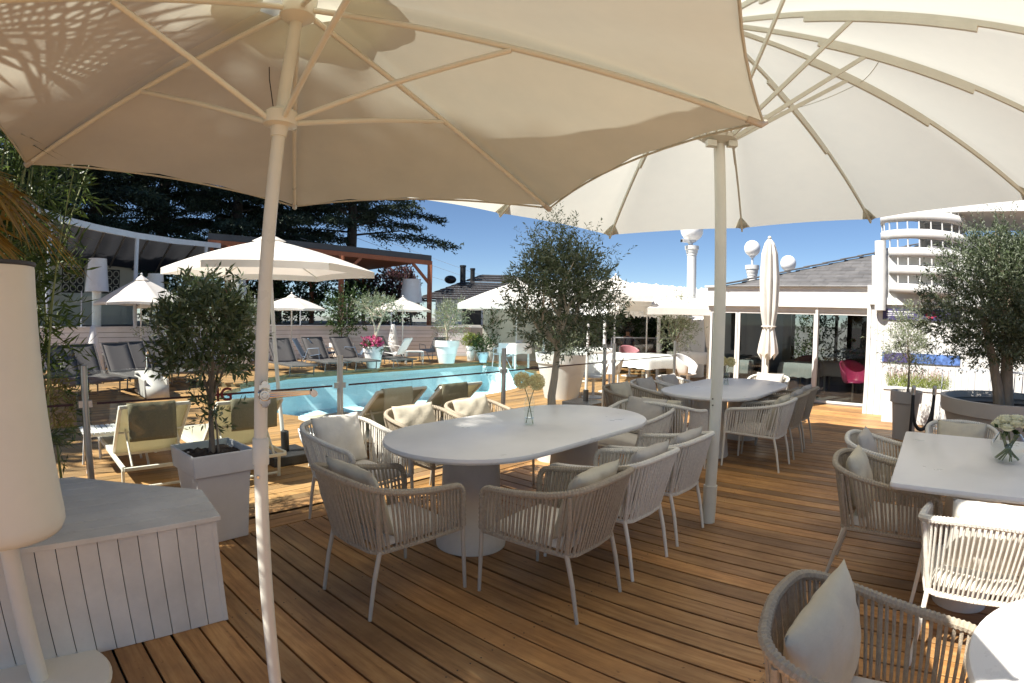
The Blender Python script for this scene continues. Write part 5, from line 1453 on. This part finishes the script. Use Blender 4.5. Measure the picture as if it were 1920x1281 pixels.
for i, (px, py, w_, h, lab, mat, mk) in enumerate(((882, 677, 20, .52, 'slender white pot with a small grassy plant', 'pot', ('grassgreen', .26, .4)), (894, 676, 16, .50, 'white pot half hidden behind the slender one', 'pot', ('darkleaf', .3, .3)), (905, 680, 22, .34, 'small pale blue pot with a bushy green plant by the pool corner', 'potbluish', ('darkleaf', .42, .55)), (923, 677, 22, .55, 'grey pot with a tall climbing plant behind the pool corner', 'potgrey', ('darkleaf', .36, 1.5)), (938, 676, 16, .5, 'white pot next to the tall climbing plant', 'pot', ('bush', .25, .35)))):
    p = ground(px, py, FZ); pot(p, pxr(w_, p), h, lab, mat)
    small_tree('potted_plant', ('grassy plant in the slender white pot', 'dark leafed plant in the half hidden white pot', 'bushy green plant in the small pale blue pot', 'tall dark climbing plant in the grey pot', 'low shrub in the white pot next to the climbing plant')[i], 'plant', p+Vector((0, 0, h*.9)), [(0, 0, 0), (0, 0, .1), (0, 0, mk[2]*.5)], (0, 0, mk[2]*.52), (mk[1], mk[1], mk[2]*.55),
        [dict(mat=mk[0], n=150, L=.18, per=9, leaf=.06, w=.017, up=.5, shell=.3)], .02, 40+i)
p = ground(640, 676, FZ); pot(p+Vector((-.15, .5, 0)), .42, .55, 'white pot holding the tall dark shrub before the pergola', 'pot')
small_tree('shrub', 'tall dark shrub before the pergola\'s middle post', 'shrub', p+Vector((-.15, .5, .5)), [(0, 0, 0), (0, 0, .4), (0, 0, .9)], (.1, 0, 1.0), (.75, .6, .95), [dict(mat='darkleaf', n=330, L=.26, per=10, leaf=.08, w=.02, up=.3, shell=.3, amp=.45)], .03, 50)
p = ground(448, 694, FZ); pot(p, pxr(52, p), .66, 'white pot between the square planter\'s tree and the near parasol\'s pole', 'pot')
small_tree('shrub', 'pale olive bush in the white pot behind the square planter\'s tree', 'shrub', p+Vector((0, 0, .6)), [(0, 0, 0), (0, 0, .3), (0, 0, .5)], (-.1, 0, .9), (.95, .6, .8), [dict(mat='oliveback', n=420, L=.26, per=11, leaf=.07, w=.011, up=.4, shell=.35, amp=.4)], .03, 51)
p = ground(318, 700, FZ); small_tree('shrub', 'silvery olive bush between the left parasol and the square planter\'s tree', 'shrub', p, [(0, 0, 0), (0, 0, .5), (.1, 0, .9)], (.15, 0, 1.30), (.85, .6, .72), [dict(mat='oliveback', n=320, L=.26, per=11, leaf=.07, w=.011, up=.4, shell=.4, amp=.4)], .03, 52)
# big tub on the near right of the pool
tp = Vector((1.02, 11.15, 0))
t = thing('big_tub', 'huge white round tub by the pool, seen through the fence right of the olive trunk', 'pot', tp)
m = MB(); m.lathe([(.34, 0), (.49, .70), (.52, .71), (.545, .90), (.50, .90), (.49, .82)], 44, caps=False); m.build('tub', X['render'], t)
m = MB(); m.lathe([(0, .84), (.49, .83)], 24, caps=False); m.build('soil', X['soil'], t)
t = thing('low_shrub', 'low grey green shrub in the huge white tub', 'shrub', tp+Vector((0, 0, .8)))
rg = np.random.default_rng(14); P, D = crown_twigs((0, 0, .25), (.5, .45, .34), 170, rg, .4); quads_obj('leaves', leaves_on(P, D, np.full(len(P), .2), 10, .05, .009, rg), X['oliveback'], t)
# olive with its pot before the white drum
op = ground(1262, 722); op = Vector((op.x, op.y, 0))
pot(op, .23, .62, 'tall grey pot standing before the white drum', 'potgrey', None)
small_tree('olive_tree', 'slim sunlit olive tree before the fat white drum', 'olive tree', op+Vector((-.02, 0, .55)), [(0, 0, 0), (.02, 0, .2), (0, 0, .45)], (.06, 0, .95), (.46, .42, .68), [dict(mat='oliveback', n=230, L=.24, per=13, leaf=.06, w=.009, up=.5, shell=.35, amp=.4), dict(n=90, L=.22, per=12, leaf=.055, w=.008, c=(.28, 0, .7), r=(.3, .3, .4))], .022, 61)

# blue grey garden chairs, low table, white chair and table
def lath_chair(loc, rz, mat, lab, group=None):
    t = thing('garden_chair', lab, 'chair', loc, rz, group)
    m = MB()
    for i in range(8): x = -.24+.48*(i+.5)/8; m.beam((x, .24, .40), (x, -.22, .33), .045, .008); m.beam((x, -.23, .34), (x*.97, -.50, .80), .045, .008)
    m.build('slats', X[mat], t, smooth=False)
    for sx in (-1, 1):
        m = MB(); m.tube([(sx*.27, .30, 0), (sx*.27, .25, .40), (sx*.27, -.22, .33), (sx*.26, -.50, .82)], .013, 8); m.build('side_frame', X[mat], t)
        m = MB(); m.tube([(sx*.27, -.32, 0), (sx*.29, -.12, .36), (sx*.30, -.05, .56), (sx*.30, .25, .58), (sx*.28, .27, .40)], .012, 8); m.build('arm', X[mat], t)
    m = MB(); m.tube([(-.26, -.50, .82), (.26, -.50, .82)], .013, 8); m.tube([(-.27, .25, .40), (.27, .25, .40)], .013, 8); m.build_each('cross_bar', X[mat], t)
    return t
GB = 'blue grey low chairs by the pool'
for (px, py, rz, mat, lab) in ((585, 690, -1.4, 'bluemetal', 'blue grey garden chair in profile, leftmost of those by the low table'), (605, 687, -.9, 'bluemetal', 'blue grey garden chair with a sunlit towel on its seat by the low table'), (662, 686, 1.9, 'bluemetal', 'blue grey garden chair right of the low table, beside the flowering pot'), (738, 684, 1.3, 'paint', 'white garden chair with sunlit arms right of the flowering pot'), (808, 678, .8, 'bluemetal', 'blue grey garden chair left of the largest white pot')):
    lath_chair(ground(px, py, FZ), rz, mat, lab, GB if mat == 'bluemetal' else None)
for (px, py, mat, lab, sz) in ((626, 686, 'bluemetal', 'blue grey low table between the garden chairs', .32), (776, 683, 'paint', 'low white table right of the white garden chair', .28)):
    t = thing('low_table', lab, 'table', ground(px, py, FZ), .3)
    m = MB(); m.box((0, 0, .40), (sz*2, sz*1.6, .025)); m.build('top', X[mat], t, smooth=False, bevel=.004)
    for sx in (-1, 1):
        for sy in (-1, 1): m = MB(); m.tube([(sx*sz*.9, sy*sz*.7, 0), (sx*sz*.9, sy*sz*.7, .39)], .014, 8); m.build('leg', X[mat], t)
# dining places on the far right terrace
cloth_table(ground(964, 690, FZ), .36, .74, 'white cloth table at the pool\'s far right corner')
t = lath_chair(ground(946, 688, FZ), 1.2, 'greymetal', 'pale grey chair beside the white cloth table at the pool corner')
GD = 'white cloth tables on the far dining terrace'
for (px, py, s, lab) in ((1215, 722, .62, 'wide white cloth table right behind the double fence posts'), (1110, 700, .45, 'white cloth table behind the white pole in its slab base'), (1290, 712, .45, 'white cloth table in front of the white drum'), (1160, 690, .42, 'white cloth table farther back, in front of the green shrubs')):
    cloth_table(Vector((*ground(px, py).xy, 0)), s, .76, lab, .5, GD)
GS = 'white shell chairs on the far dining terrace'
for (px, py, rz, mat, lab) in ((1112, 745, 2.6, 'paint', 'white shell chair nearest the fence, beside the black slab base'), (1142, 735, 2.2, 'paint', 'white shell chair behind the double fence posts'), (1085, 715, 2.0, 'paint', 'white shell chair beside the huge white tub'), (1180, 705, 3.4, 'fadedpink', 'faded pink shell chair at the far dining tables'), (1287, 735, 4.0, 'paint', 'white shell chair before the tall grey pot')):
    shell_chair('shell_chair', Vector((*ground(px, py).xy, 0)), rz, mat, lab, GS if mat == 'paint' else None, 'paint')
# glass screen with green reflection, hedge, doorway and person of the far terrace
p = at_dist(1210, 660, 17); t = thing('glass_screen', 'low glass screen with a grey frame across the far dining terrace', 'screen', (p.x, p.y, 0), .12)
m = MB(); m.box((0, 0, .78), (2.1, .012, .55)); m.build('pane', X['winglass'], t, smooth=False)
m = MB(); m.box((0, 0, 1.07), (2.16, .04, .03)); m.box((0, 0, .49), (2.16, .04, .03)); m.box((-1.07, 0, .53), (.03, .03, 1.06)); m.box((1.07, 0, .53), (.03, .03, 1.06)); m.build('frame', X['greymetal'], t, smooth=False)
p = at_dist(1260, 640, 21); t = thing('low_wall', 'white rendered wall at the back of the far dining terrace', 'wall', (p.x, p.y, 0), .15)
m = MB(); m.box((-1.5, 0, 1.05), (11, .15, 2.1)); m.build('wall', X['beigewall'], t, smooth=False)
m = MB(); m.box((-.2, -.09, 1.0), (1.15, .04, 2.0)); m.build('doorway', X['dark'], t, smooth=False)  # flat dark panel stands in for the shade of an open doorway
for i, (px, py, D, r, h, mat, lab) in enumerate(((1175, 612, 19.5, .75, 1.25, 'darkleaf', 'bright green weeping shrub behind the far dining tables'), (1085, 615, 18.5, 1.0, 1.2, 'bush', 'olive green shrubs left of the weeping shrub'), (1010, 610, 20.5, 1.3, 1.2, 'darkleaf', 'dark shrubs behind the central olive tree'), (1240, 612, 20.3, .5, 1.2, 'darkleaf', 'dark shrub beside the dark doorway'))):
    p = at_dist(px, py, D); small_tree('shrub', lab, 'shrub', (p.x, p.y, 0), [(0, 0, 0), (0, 0, .5), (0, 0, 1.0)], (0, 0, h+.15), (r, r*.8, h), [dict(mat=mat, n=330, L=.3, per=11, leaf=.10, w=.022, up=.1, shell=.4, amp=.4, droop=.3)], .04, 70+i)
def sunpos(s, pp): return (-SX*s+SY*pp, -SY*s-SX*pp, 0)   # ground point by distance along / across the sun's bearing
# ---------------------------------------------------------------- wall, terrace, awning, pergola
Q = 1.075
S0 = [Vector((-14.5, 9.9, 0)), Vector((-10.35, 14.2, 0)), Vector((-7.2, 18.3, 0)), Vector((-3.0, 20.9, 0)), Vector((-1.6, 21.2, 0))]
WT = 1.20
t = thing('terrace_wall', 'white boarded retaining wall behind the row of grey loungers', 'wall', S0[1])
m = MB()
for a, b in zip(S0, S0[1:]):
    d = (b-a).normalized(); L_ = (b-a).length
    for k in range(8):
        z0 = FZ+(WT-FZ)*k/8
        m.box(((a+b)/2).to_tuple()[:2]+(z0+(WT-FZ)/16,), (L_, .05, (WT-FZ)/8-.012), rz=math.atan2(d.y, d.x))
m.build('boards', X['wallboard'], t, world=True, smooth=False, bevel=.004)
m = MB()
for a, b in zip(S0, S0[1:]):
    d = (b-a).normalized(); m.box(((a+b)/2).to_tuple()[:2]+(WT+.012,), ((b-a).length+.05, .16, .03), rz=math.atan2(d.y, d.x))
m.build('cap', X['wallboard'], t, world=True, smooth=False)
pl = [(p.x, p.y) for p in S0]+[(4, 24), (6, 40), (-40, 40), (-40, 6)]
nrm = [(p.x-.25, p.y+.45) for p in S0]
mb = MB(); mb.prism([(x, y) for x, y in nrm]+[(6, 24), (8, 44), (-44, 44), (-44, 8)], -.3, WT-.02); struct(mb.build('upper_terrace', X['ground'], smooth=False))
t = thing('glass_balustrade', 'glass balustrade on slim posts along the top of the white boarded wall', 'balustrade', S0[1])
for i, (a, b) in enumerate(zip(S0[:3], S0[1:4])):
    n_ = max(2, round((b-a).length/1.75)); d = (b-a).normalized()
    for k in range(n_):
        p, q = a.lerp(b, k/n_), a.lerp(b, (k+1)/n_)
        m = MB(); m.tube([p+Vector((0, 0, WT)), p+Vector((0, 0, WT+1.0))], .02, 8); m.build('post', X['greymetal'], t, world=True)
        m = MB(); c = (p+q)/2; m.box((c.x, c.y, WT+.50), ((q-p).length-.08, .012, .86), rz=math.atan2(d.y, d.x)); m.build('pane', X['glass'], t, world=True, smooth=False)
# giant lamps on the terrace and cone lamps on the deck
GLm = 'giant white floor lamps on the upper terrace'
for (px, py, D, r, lab, zb) in ((182, 515, 17.8, .32, 'giant white floor lamp between the lattice panels', None), (291, 540, 19.5, .30, 'giant white floor lamp behind the left parasol', None), (446, 548, 21.5, .34, 'giant white floor lamp above the bush, left of the near parasol\'s pole', None), (771, 545, 22.3, .40, 'giant white floor lamp on a black pole by the pergola\'s last post', 1)):
    p = at_dist(px, py, D); t = thing('giant_floor_lamp', lab, 'floor lamp', (p.x, p.y, WT), 0, GLm); z = p.z-WT
    m = MB(); m.lathe([(r*1.12, z-.48), (r*.84, z+.45), (0, z+.452)], 32); m.build('shade', X['globe'], t)
    m = MB(); m.tube([(0, 0, 0), (0, 0, z-.4)], .14 if not zb else .05, 14); m.build('pole', X['globe'] if not zb else X['black'], t)
for (px, py, D, lab) in ((176, 690, 15.6, 'white cone floor lamp before the wall by the small dark side table'), (737, 672, 19.6, 'white cone floor lamp against the wall above the white garden chair')):
    p = at_dist(px, py, D); t = thing('cone_lamp', lab, 'lamp', (p.x, p.y, FZ), 0, 'white cone lamps by the wall')
    m = MB(); m.lathe([(.30, 0), (.28, .1), (.08, 1.15), (.05, 1.2), (0, 1.205)], 28); m.build('body', X['pot'], t)
    m = MB(); m.lathe([(.305, 0), (.305, .03)], 28); m.build('foot', X['greymetal'], t)
# backdrop of the terrace with two lattice panels
a, b = at_dist(95, 560, 21.5), at_dist(225, 560, 22.5); a.z = b.z = WT
t = thing('lattice_wall', 'beige terrace wall with two dark lattice panels under the grey awning', 'wall', (a+b)/2, math.atan2(b.y-a.y, b.x-a.x))
L_ = (b-a).length; m = MB(); m.box((0, 0, 1.05), (L_+1, .12, 2.1)); m.build('wall', X['beigewall'], t, smooth=False)
for x in (-.55, .85):
    m = MB(); m.box((x, -.066, 1.52), (.84, .012, .86)); pnl = m.build('lattice_panel', X['dark'], t, smooth=False)
    m = MB()
    for i in range(3):
        for j in range(3):
            c = Vector((x-.27+.27*i, -.08, 1.25+.27*j)); m.tube([c+Vector((.11*math.cos(q*PI/6), 0, .11*math.sin(q*PI/6))) for q in range(12)], .017, 5, closed=True)
    m.build('lattice', X['beigewall'], pnl)
# grey awning
fr = [(58, 386, 15.8), (115, 411, 15.9), (180, 427, 16.4), (250, 441, 17.1), (330, 453, 18.3), (412, 461, 19.9)]
bk_ = [(20, 482, 20.8), (80, 488, 21.5), (150, 494, 22.0), (220, 501, 22.6), (300, 509, 23.2), (352, 516, 23.8)]
fr = [at_dist(*p) for p in fr]; bk_ = [at_dist(*p) for p in bk_]
t = thing('grey_awning', 'dark grey ribbed awning with a pale curved front beam, over the left terrace', 'awning', (fr[3].x, fr[3].y, WT))
P = []
NS = 96
for i in range(NS+1):
    a = lerp_list(fr, i/NS); b = lerp_list(bk_, i/NS); row = []
    for j in range(13):
        p = a.lerp(b, j/12); p.z += -.02+.055*math.cos(2*PI*i/NS*9)*math.sin(PI*min(1, j/12*1.2+.05)); row.append(p)
    P.append(row)
m = MB(); m.grid(P); m.build('cloth', X['awning'], t, world=True, angle=80)
m = MB()
for k in range(28):
    a, b = lerp_list(fr, k/28), lerp_list(fr, (k+1)/28); m.beam(a, b+(b-a)*.01, .10, .16)
m.build('front_beam', X['greymetal'], t, world=True, smooth=False)
for k in range(0, 10):
    m = MB(); a, b = lerp_list(fr, k/9), lerp_list(bk_, k/9); m.beam(a+Vector((0, 0, -.06)), b+Vector((0, 0, -.06)), .05, .06); m.build('rafter', X['slinggrey'], t, world=True, smooth=False)
for px, py, D in ((86, 500, 16.1), (246, 520, 17.3), (385, 520, 19.4)):
    p = at_dist(px, py, D); s = 0; q = min([lerp_list(fr, i/60) for i in range(61)], key=lambda q: (q.xy-p.xy).length)
    m = MB(); m.tube([(q.x, q.y, WT-.02), (q.x, q.y, q.z-.05)], .06, 12); m.build('post', X['greymetal'], t, world=True)
# timber pergola
D_ = Q
PR, PM, PL_ = at_dist(803, 492, 22.0), at_dist(637, 475, 20.9), at_dist(427, 457, 20.2)
BR, BM, BL = at_dist(703, 523, 26.5), at_dist(605, 522, 25.6), at_dist(470, 522, 25)
t = thing('timber_pergola', 'red brown timber pergola with a flat dark edged roof behind the white wall', 'pergola', (PM.x, PM.y, WT))
F0, F1 = at_dist(389, 452, 19.9), at_dist(809, 492, 21.9); B0, B1_ = at_dist(430, 498, 27), at_dist(690, 508, 28)
m = MB(); up = Vector((0, 0, .17))
f0, f1, b0, b1 = F0, F1, B0, B1_
m.v += [tuple(p) for p in (f0+Vector((0, 0, .06)), f1+Vector((0, 0, .06)), b1+Vector((0, 0, .06)), b0+Vector((0, 0, .06)), f0+up+Vector((0, 0, .10)), f1+up+Vector((0, 0, .10)), b1+up+Vector((0, 0, .10)), b0+up+Vector((0, 0, .10)))]
m.f += [(0, 1, 2, 3), (7, 6, 5, 4), (0, 4, 5, 1), (1, 5, 6, 2), (2, 6, 7, 3), (3, 7, 4, 0)]; m.build('roof', X['roofdark'], t, world=True, smooth=False)
m = MB(); N = 26
for k in range(N):
    s = (k+.5)/N; a, b = f0.lerp(b0, s), f1.lerp(b1, s); m.beam(a+Vector((0, 0, .045)), b+Vector((0, 0, .045)), (b0-f0).length/N*.94, .02)
m.build('soffit_boards', X['redwood'], t, world=True, smooth=False)
m = MB(); m.beam(f0+Vector((0, .05, -.03)), f1+Vector((0, .05, -.03)), .12, .16); m.build('front_beam', X['redwood'], t, world=True, smooth=False)
m = MB(); m.beam(b0+Vector((0, -.4, -.03)), b1+Vector((0, -.4, -.03)), .12, .16); m.build('rear_beam', X['redwood'], t, world=True, smooth=False)
fd = (f1-f0).normalized()
for P_ in (PR, PM, PL_):
    s = (P_-f0).dot(fd); c = f0+fd*s
    m = MB(); m.box((c.x, c.y+.05, (WT-.6+c.z-.1)/2), (.17, .17, c.z-.1-WT+.6)); po = m.build('post', X['redwood'], t, world=True, smooth=False)
    for sg in (-1, 1):
        if P_ is PR and sg > 0: continue
        m = MB(); m.beam(c+Vector((0, .05, -.85)), c+fd*sg*.72+Vector((0, .05, -.12)), .10, .10); m.build('brace', X['redwood'], t, world=True, smooth=False)
for P_ in (BR, BM, BL):
    s = (P_-b0).dot((b1-b0).normalized()); c = b0+(b1-b0).normalized()*s+Vector((0, -.4, 0))
    m = MB(); m.box((c.x, c.y, (WT+c.z-.1)/2), (.17, .17, c.z-.1-WT)); m.build('post', X['redwood'], t, world=True, smooth=False)
    for sg in (-1, 1): m = MB(); m.beam(c+Vector((0, 0, -.85)), c+fd*sg*.72+Vector((0, 0, -.12)), .10, .10); m.build('brace', X['redwood'], t, world=True, smooth=False)
# dark bushes under and behind the pergola
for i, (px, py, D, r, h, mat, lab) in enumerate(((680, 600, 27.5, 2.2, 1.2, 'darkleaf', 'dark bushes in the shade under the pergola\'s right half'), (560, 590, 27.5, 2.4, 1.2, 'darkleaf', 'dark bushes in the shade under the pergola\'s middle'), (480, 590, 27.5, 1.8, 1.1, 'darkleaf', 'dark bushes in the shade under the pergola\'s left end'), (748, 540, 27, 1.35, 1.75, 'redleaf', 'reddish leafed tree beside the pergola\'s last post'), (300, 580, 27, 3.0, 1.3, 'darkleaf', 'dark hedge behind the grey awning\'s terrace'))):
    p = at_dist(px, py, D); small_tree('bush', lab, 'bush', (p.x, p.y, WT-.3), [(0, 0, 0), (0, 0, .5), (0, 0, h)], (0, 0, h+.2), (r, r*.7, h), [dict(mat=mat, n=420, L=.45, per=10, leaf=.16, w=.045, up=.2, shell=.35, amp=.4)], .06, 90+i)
# cedars
def cedar(loc, h, R_, seed, lab, zmin=.28, nb=64, bias=None):
    t = thing('cedar_tree', lab, 'tree', loc, 0, 'dark cedars behind the terrace'); rg = np.random.default_rng(seed)
    m = MB(); m.tube([(0, 0, 0), (.1, 0, h*.4), (0, .1, h*.75), (0, 0, h)], [.38, .30, .16, .03], 10)
    PP_, DD_, LL_ = [], [], []
    for i in range(nb):
        s = zmin+(1-zmin)*(i/nb)**.95; z = h*s; a = i*2.39996+rg.uniform(-.3, .3)
        r = R_*(1.05-s)**.6*rg.uniform(.7, 1.15)
        d = np.array([math.cos(a), math.sin(a), rg.uniform(-.05, .22)])
        if bias is not None and d[0]*bias[0]+d[1]*bias[1] > .6: r *= 1.12
        b0 = np.array([0, 0, z]); tip = b0+d*r+np.array([0, 0, -.10*r])
        mid = b0+d*r*.5+np.array([0, 0, .05*r]); m.tube([b0, mid, tip], [.07, .04, .012], 5)
        for q in np.linspace(.18, 1, int(10+r*4)):
            c = b0*(1-q)**2+2*q*(1-q)*mid+q*q*tip; w_ = .95*(1-q*.75)*min(1.6, r*.3)
            for _ in range(6):
                sd = np.array([-d[1], d[0], 0])*rg.uniform(-1, 1)+d*rg.uniform(.1, .9)
                PP_.append(c+rg.normal(size=3)*[.2, .2, .10]); DD_.append(unit(sd+[0, 0, rg.uniform(-.22, .06)])); LL_.append(max(.3, w_*rg.uniform(.6, 1.3)))
    m.build('trunk', X['darkbark'], t)
    V = leaves_on(np.array(PP_), np.array(DD_), np.array(LL_), 9, .21, .036, rg, .55, .12, .05)
    quads_obj('crown', V, X['conifer'], t)
for (px, py, D, h, R_, sd, lab, bias) in ((657, 450, 33, 15.5, 6.1, 1, 'dark cedar with layered branches reaching right into the blue sky', (.95, -.3)), (520, 450, 34.5, 15, 6.0, 7, 'dark cedar just right of the near parasol\'s pole', None), (440, 440, 31, 16, 6.2, 2, 'dark cedar behind the pergola\'s left end, left of the pole', None), (300, 430, 31, 17, 7.0, 3, 'dark cedar above the grey awning\'s right half', None), (175, 420, 29, 16, 7.0, 4, 'dark cedar above the grey awning\'s left half', None), (60, 420, 27, 15, 6.5, 5, 'dark cedar behind the bamboo at the left edge', None), (-60, 430, 25, 14, 6, 6, 'dark cedar partly cut off by the left edge', None)):
    p = at_dist(px, py, D); cedar((p.x, p.y, 0), h, R_, sd, lab, .22 if px < 600 else .40, 62, bias)
# grey roofed house beyond the pool
p = at_dist(900, 600, 30); t = thing('house', 'low grey walled house with a dark hipped roof and black flues', 'building', (p.x, p.y, 0), math.radians(8))
def hz(px, py, D): return at_dist(px, py, D).z
z0, z1 = hz(900, 562, 29), hz(920, 516, 33)
m = MB(); m.box((1.2, 2.5, z0/2), (7.2, 6.0, z0)); m.build('wall', X['greymetal'], t, smooth=False)
m = MB(); hw, hd_ = 4.6, 3.6; cx, cy = 1.2, 2.5
rows = 12
def rp_(s): return (hw-s*hd_*1.02+.0, hd_*(1-s))
for r_ in range(rows):
    s0, s1 = r_/rows, (r_+1)/rows; z_0 = z0+(z1-z0)*s0+.03; z_1 = z0+(z1-z0)*s1
    (ax_, ay), (bx, by) = rp_(s0), rp_(s1); bx2, ax2 = max(bx, .9), max(ax_, .9)
    for q in range(30):
        f0_, f1_ = q/30, (q+1)/30-.002
        m.add([(cx-ax2+2*ax2*f0_, cy-ay, z_0), (cx-ax2+2*ax2*f1_, cy-ay, z_0), (cx-bx2+2*bx2*f1_, cy-by, z_1), (cx-bx2+2*bx2*f0_, cy-by, z_1)], [(0, 1, 2, 3)])
    m.add([(cx-ax2, cy+ay, z_0), (cx-ax2, cy-ay, z_0), (cx-bx2, cy-by, z_1), (cx-bx2, cy+by, z_1)], [(0, 1, 2, 3)])
    m.add([(cx+ax2, cy-ay, z_0), (cx+ax2, cy+ay, z_0), (cx+bx2, cy+by, z_1), (cx+bx2, cy-by, z_1)], [(0, 1, 2, 3)])
    m.add([(cx+ax2, cy+ay, z_0), (cx-ax2, cy+ay, z_0), (cx-bx2, cy+by, z_1), (cx+bx2, cy+by, z_1)], [(0, 1, 2, 3)])
m.build('roof', X['roofblack'], t, smooth=False)
m = MB(); m.box((1.5, -.52, z0*.48), (1.2, .06, z0*.9)); m.build('door', X['paint'], t, smooth=False)
m = MB(); m.box((-.5, -.52, z0*.5), (1.0, .06, z0*.85)); m.build('window', X['dark'], t, smooth=False)
for x, hh, r in ((-.9, .65, .16), (-.35, .5, .13)):
    m = MB(); m.lathe([(r, z1-.9), (r, z1+hh-.35), (r*1.15, z1+hh-.34), (r*1.15, z1+hh-.24)], 14, (x, 1.5, 0)); m.build('flue', X['black'], t)
m = MB(); m.sphere((-1.6, 1.4, z1-.42), .34, 8, 12, (1, 1, .7)); m.build('vent_cowl', X['black'], t)
# wires
for i, (a, b) in enumerate((((740, 452, 40), (1010, 552, 60)), ((806, 490, 40), (1010, 562, 60)), ((806, 512, 40), (1000, 566, 60)))):
    A, B = at_dist(*a), at_dist(*b); A = A+(A-B)*.6; m = MB(); pts = []
    for k in range(21): q = A.lerp(B, k/20); q.z -= 1.0*4*(k/20)*(1-k/20)*.25; pts.append(q)
    m.tube(pts, .012, 5); o = m.build('overhead_wire', X['greymetal'], None); tag(o, ('uppermost of the three thin wires crossing the sky right of the pergola', 'middle one of the three thin wires crossing the sky', 'lowest of the three thin wires above the grey roofed house')[i], 'wire', 'overhead wires')
# large trees standing left of the frame that shade the left end of the pool deck
for i, (x, y, h, r) in enumerate((sunpos(-11.6, 7.6)[:2]+(11, 2.5), sunpos(-11.6, 10.6)[:2]+(11, 2.3))):
    small_tree('shade_tree', 'broad leafy tree standing outside the left edge, shading the pool deck', 'tree', (x, y, 0), [(0, 0, 0), (0, .1, h*.3), (.1, 0, h*.55)], (0, 0, h*.72), (r, r, h*.32), [dict(mat='darkleaf', n=900, L=.9, per=10, leaf=.34, w=.13, up=.2, shell=.3, amp=.35)], .28, 120+i, 'trees left of the frame', 'darkbark')
# tall slender tree left of the viewer that dapples the near parasol and the table; second, unseen, added to shade the bench
for i, (s, pp, nn) in enumerate(((-6.8, 3.05, 520), (-8.9, 2.95, 560))):
  small_tree('shade_tree', ('tall slender tree outside the left edge that dapples the near parasol', 'unseen slender tree added outside the left edge to shade the white bench')[i], 'tree', sunpos(s, pp), [(0, 0, 0), (0, .05, 4), (.05, 0, 8.5)], (0, 0, 11), (1.15, 1.05, 2.7), [dict(mat='darkleaf', n=nn, L=.5, per=10, leaf=.2, w=.06, up=.3, shell=.3, amp=.35)], .14, 140+i, 'trees left of the frame', 'darkbark')
# seated person at the far tables
def person(loc, rz, lab):
    t = thing('person', lab, 'person', loc, rz)
    J = {'pel': (0, 0, .50), 'sp': (0, -.02, .72), 'ch': (0, -.01, .93), 'nk': (0, .01, 1.08), 'hd': (0, .03, 1.22), 'tp': (0, .03, 1.31),
         'ls': (-.17, 0, 1.0), 'le': (-.22, .10, .78), 'lh': (-.10, .30, .77), 'rs': (.17, 0, 1.0), 're': (.22, .10, .78), 'rh': (.10, .30, .77),
         'lk': (-.12, .42, .50), 'lf': (-.12, .42, .08), 'lt': (-.12, .56, .04), 'rk': (.12, .42, .50), 'rf': (.12, .42, .08), 'rt': (.12, .56, .04), 'lhp': (-.10, .02, .48), 'rhp': (.10, .02, .48)}
    E = [('pel', 'sp'), ('sp', 'ch'), ('ch', 'nk'), ('nk', 'hd'), ('hd', 'tp'), ('ch', 'ls'), ('ls', 'le'), ('le', 'lh'), ('ch', 'rs'), ('rs', 're'), ('re', 'rh'), ('pel', 'lhp'), ('lhp', 'lk'), ('lk', 'lf'), ('lf', 'lt'), ('pel', 'rhp'), ('rhp', 'rk'), ('rk', 'rf'), ('rf', 'rt')]
    R_ = {'pel': .13, 'sp': .12, 'ch': .13, 'nk': .05, 'hd': .085, 'tp': .07, 'ls': .06, 'rs': .06, 'le': .042, 're': .042, 'lh': .034, 'rh': .034, 'lk': .062, 'rk': .062, 'lf': .042, 'rf': .042, 'lt': .03, 'rt': .03, 'lhp': .09, 'rhp': .09}
    ks = list(J); me = bpy.data.meshes.new('body'); me.from_pydata([J[k] for k in ks], [(ks.index(a), ks.index(b)) for a, b in E], []); me.materials.append(X['skin'])
    o = bpy.data.objects.new('body', me); COL.objects.link(o); o.parent = t
    sk = o.modifiers.new('skin', 'SKIN'); sv = me.skin_vertices[0].data
    for i, k in enumerate(ks): sv[i].radius = (R_[k], R_[k]); sv[i].use_root = (k == 'pel')
    o.modifiers.new('smooth', 'SUBSURF').levels = 2; o.modifiers['smooth'].render_levels = 2; sk.use_smooth_shade = True
    m = MB(); m.sphere((0, .005, 1.275), .115, 10, 16, (.95, 1, 1.05)); m.tube([(0, -.07, 1.28), (0, -.10, 1.15), (0, -.09, 1.02)], [.09, .09, .05], 10); m.build('hair', X['hair'], t)
    m = MB(); m.box((-.035, .118, 1.245), (.055, .012, .034)); m.box((.035, .118, 1.245), (.055, .012, .034)); m.box((0, .118, 1.252), (.03, .01, .01)); m.build('sunglasses', X['black'], t, smooth=False)
    m = MB(); m.lathe([(.15, .42), (.155, .55), (.15, .75), (.165, .92), (.14, 1.02), (.07, 1.07)], 20, (0, -.01, 0), caps=False); m.tube([(-.15, 0, 1.0), (-.2, .05, .88)], [.075, .06], 10); m.tube([(.15, 0, 1.0), (.2, .05, .88)], [.075, .06], 10); m.build('top', X['navy'], t)
    return t
p = at_dist(1177, 633, 18.4); loc = Vector((p.x, p.y, 0))
shell_chair('shell_chair', loc, hdir((-p.x, -p.y)), 'paint', 'white shell chair under the seated person with sunglasses', None, 'paint')
person(loc, hdir((-p.x, -p.y)), 'dark haired person in sunglasses and a dark top seated at the far tables')
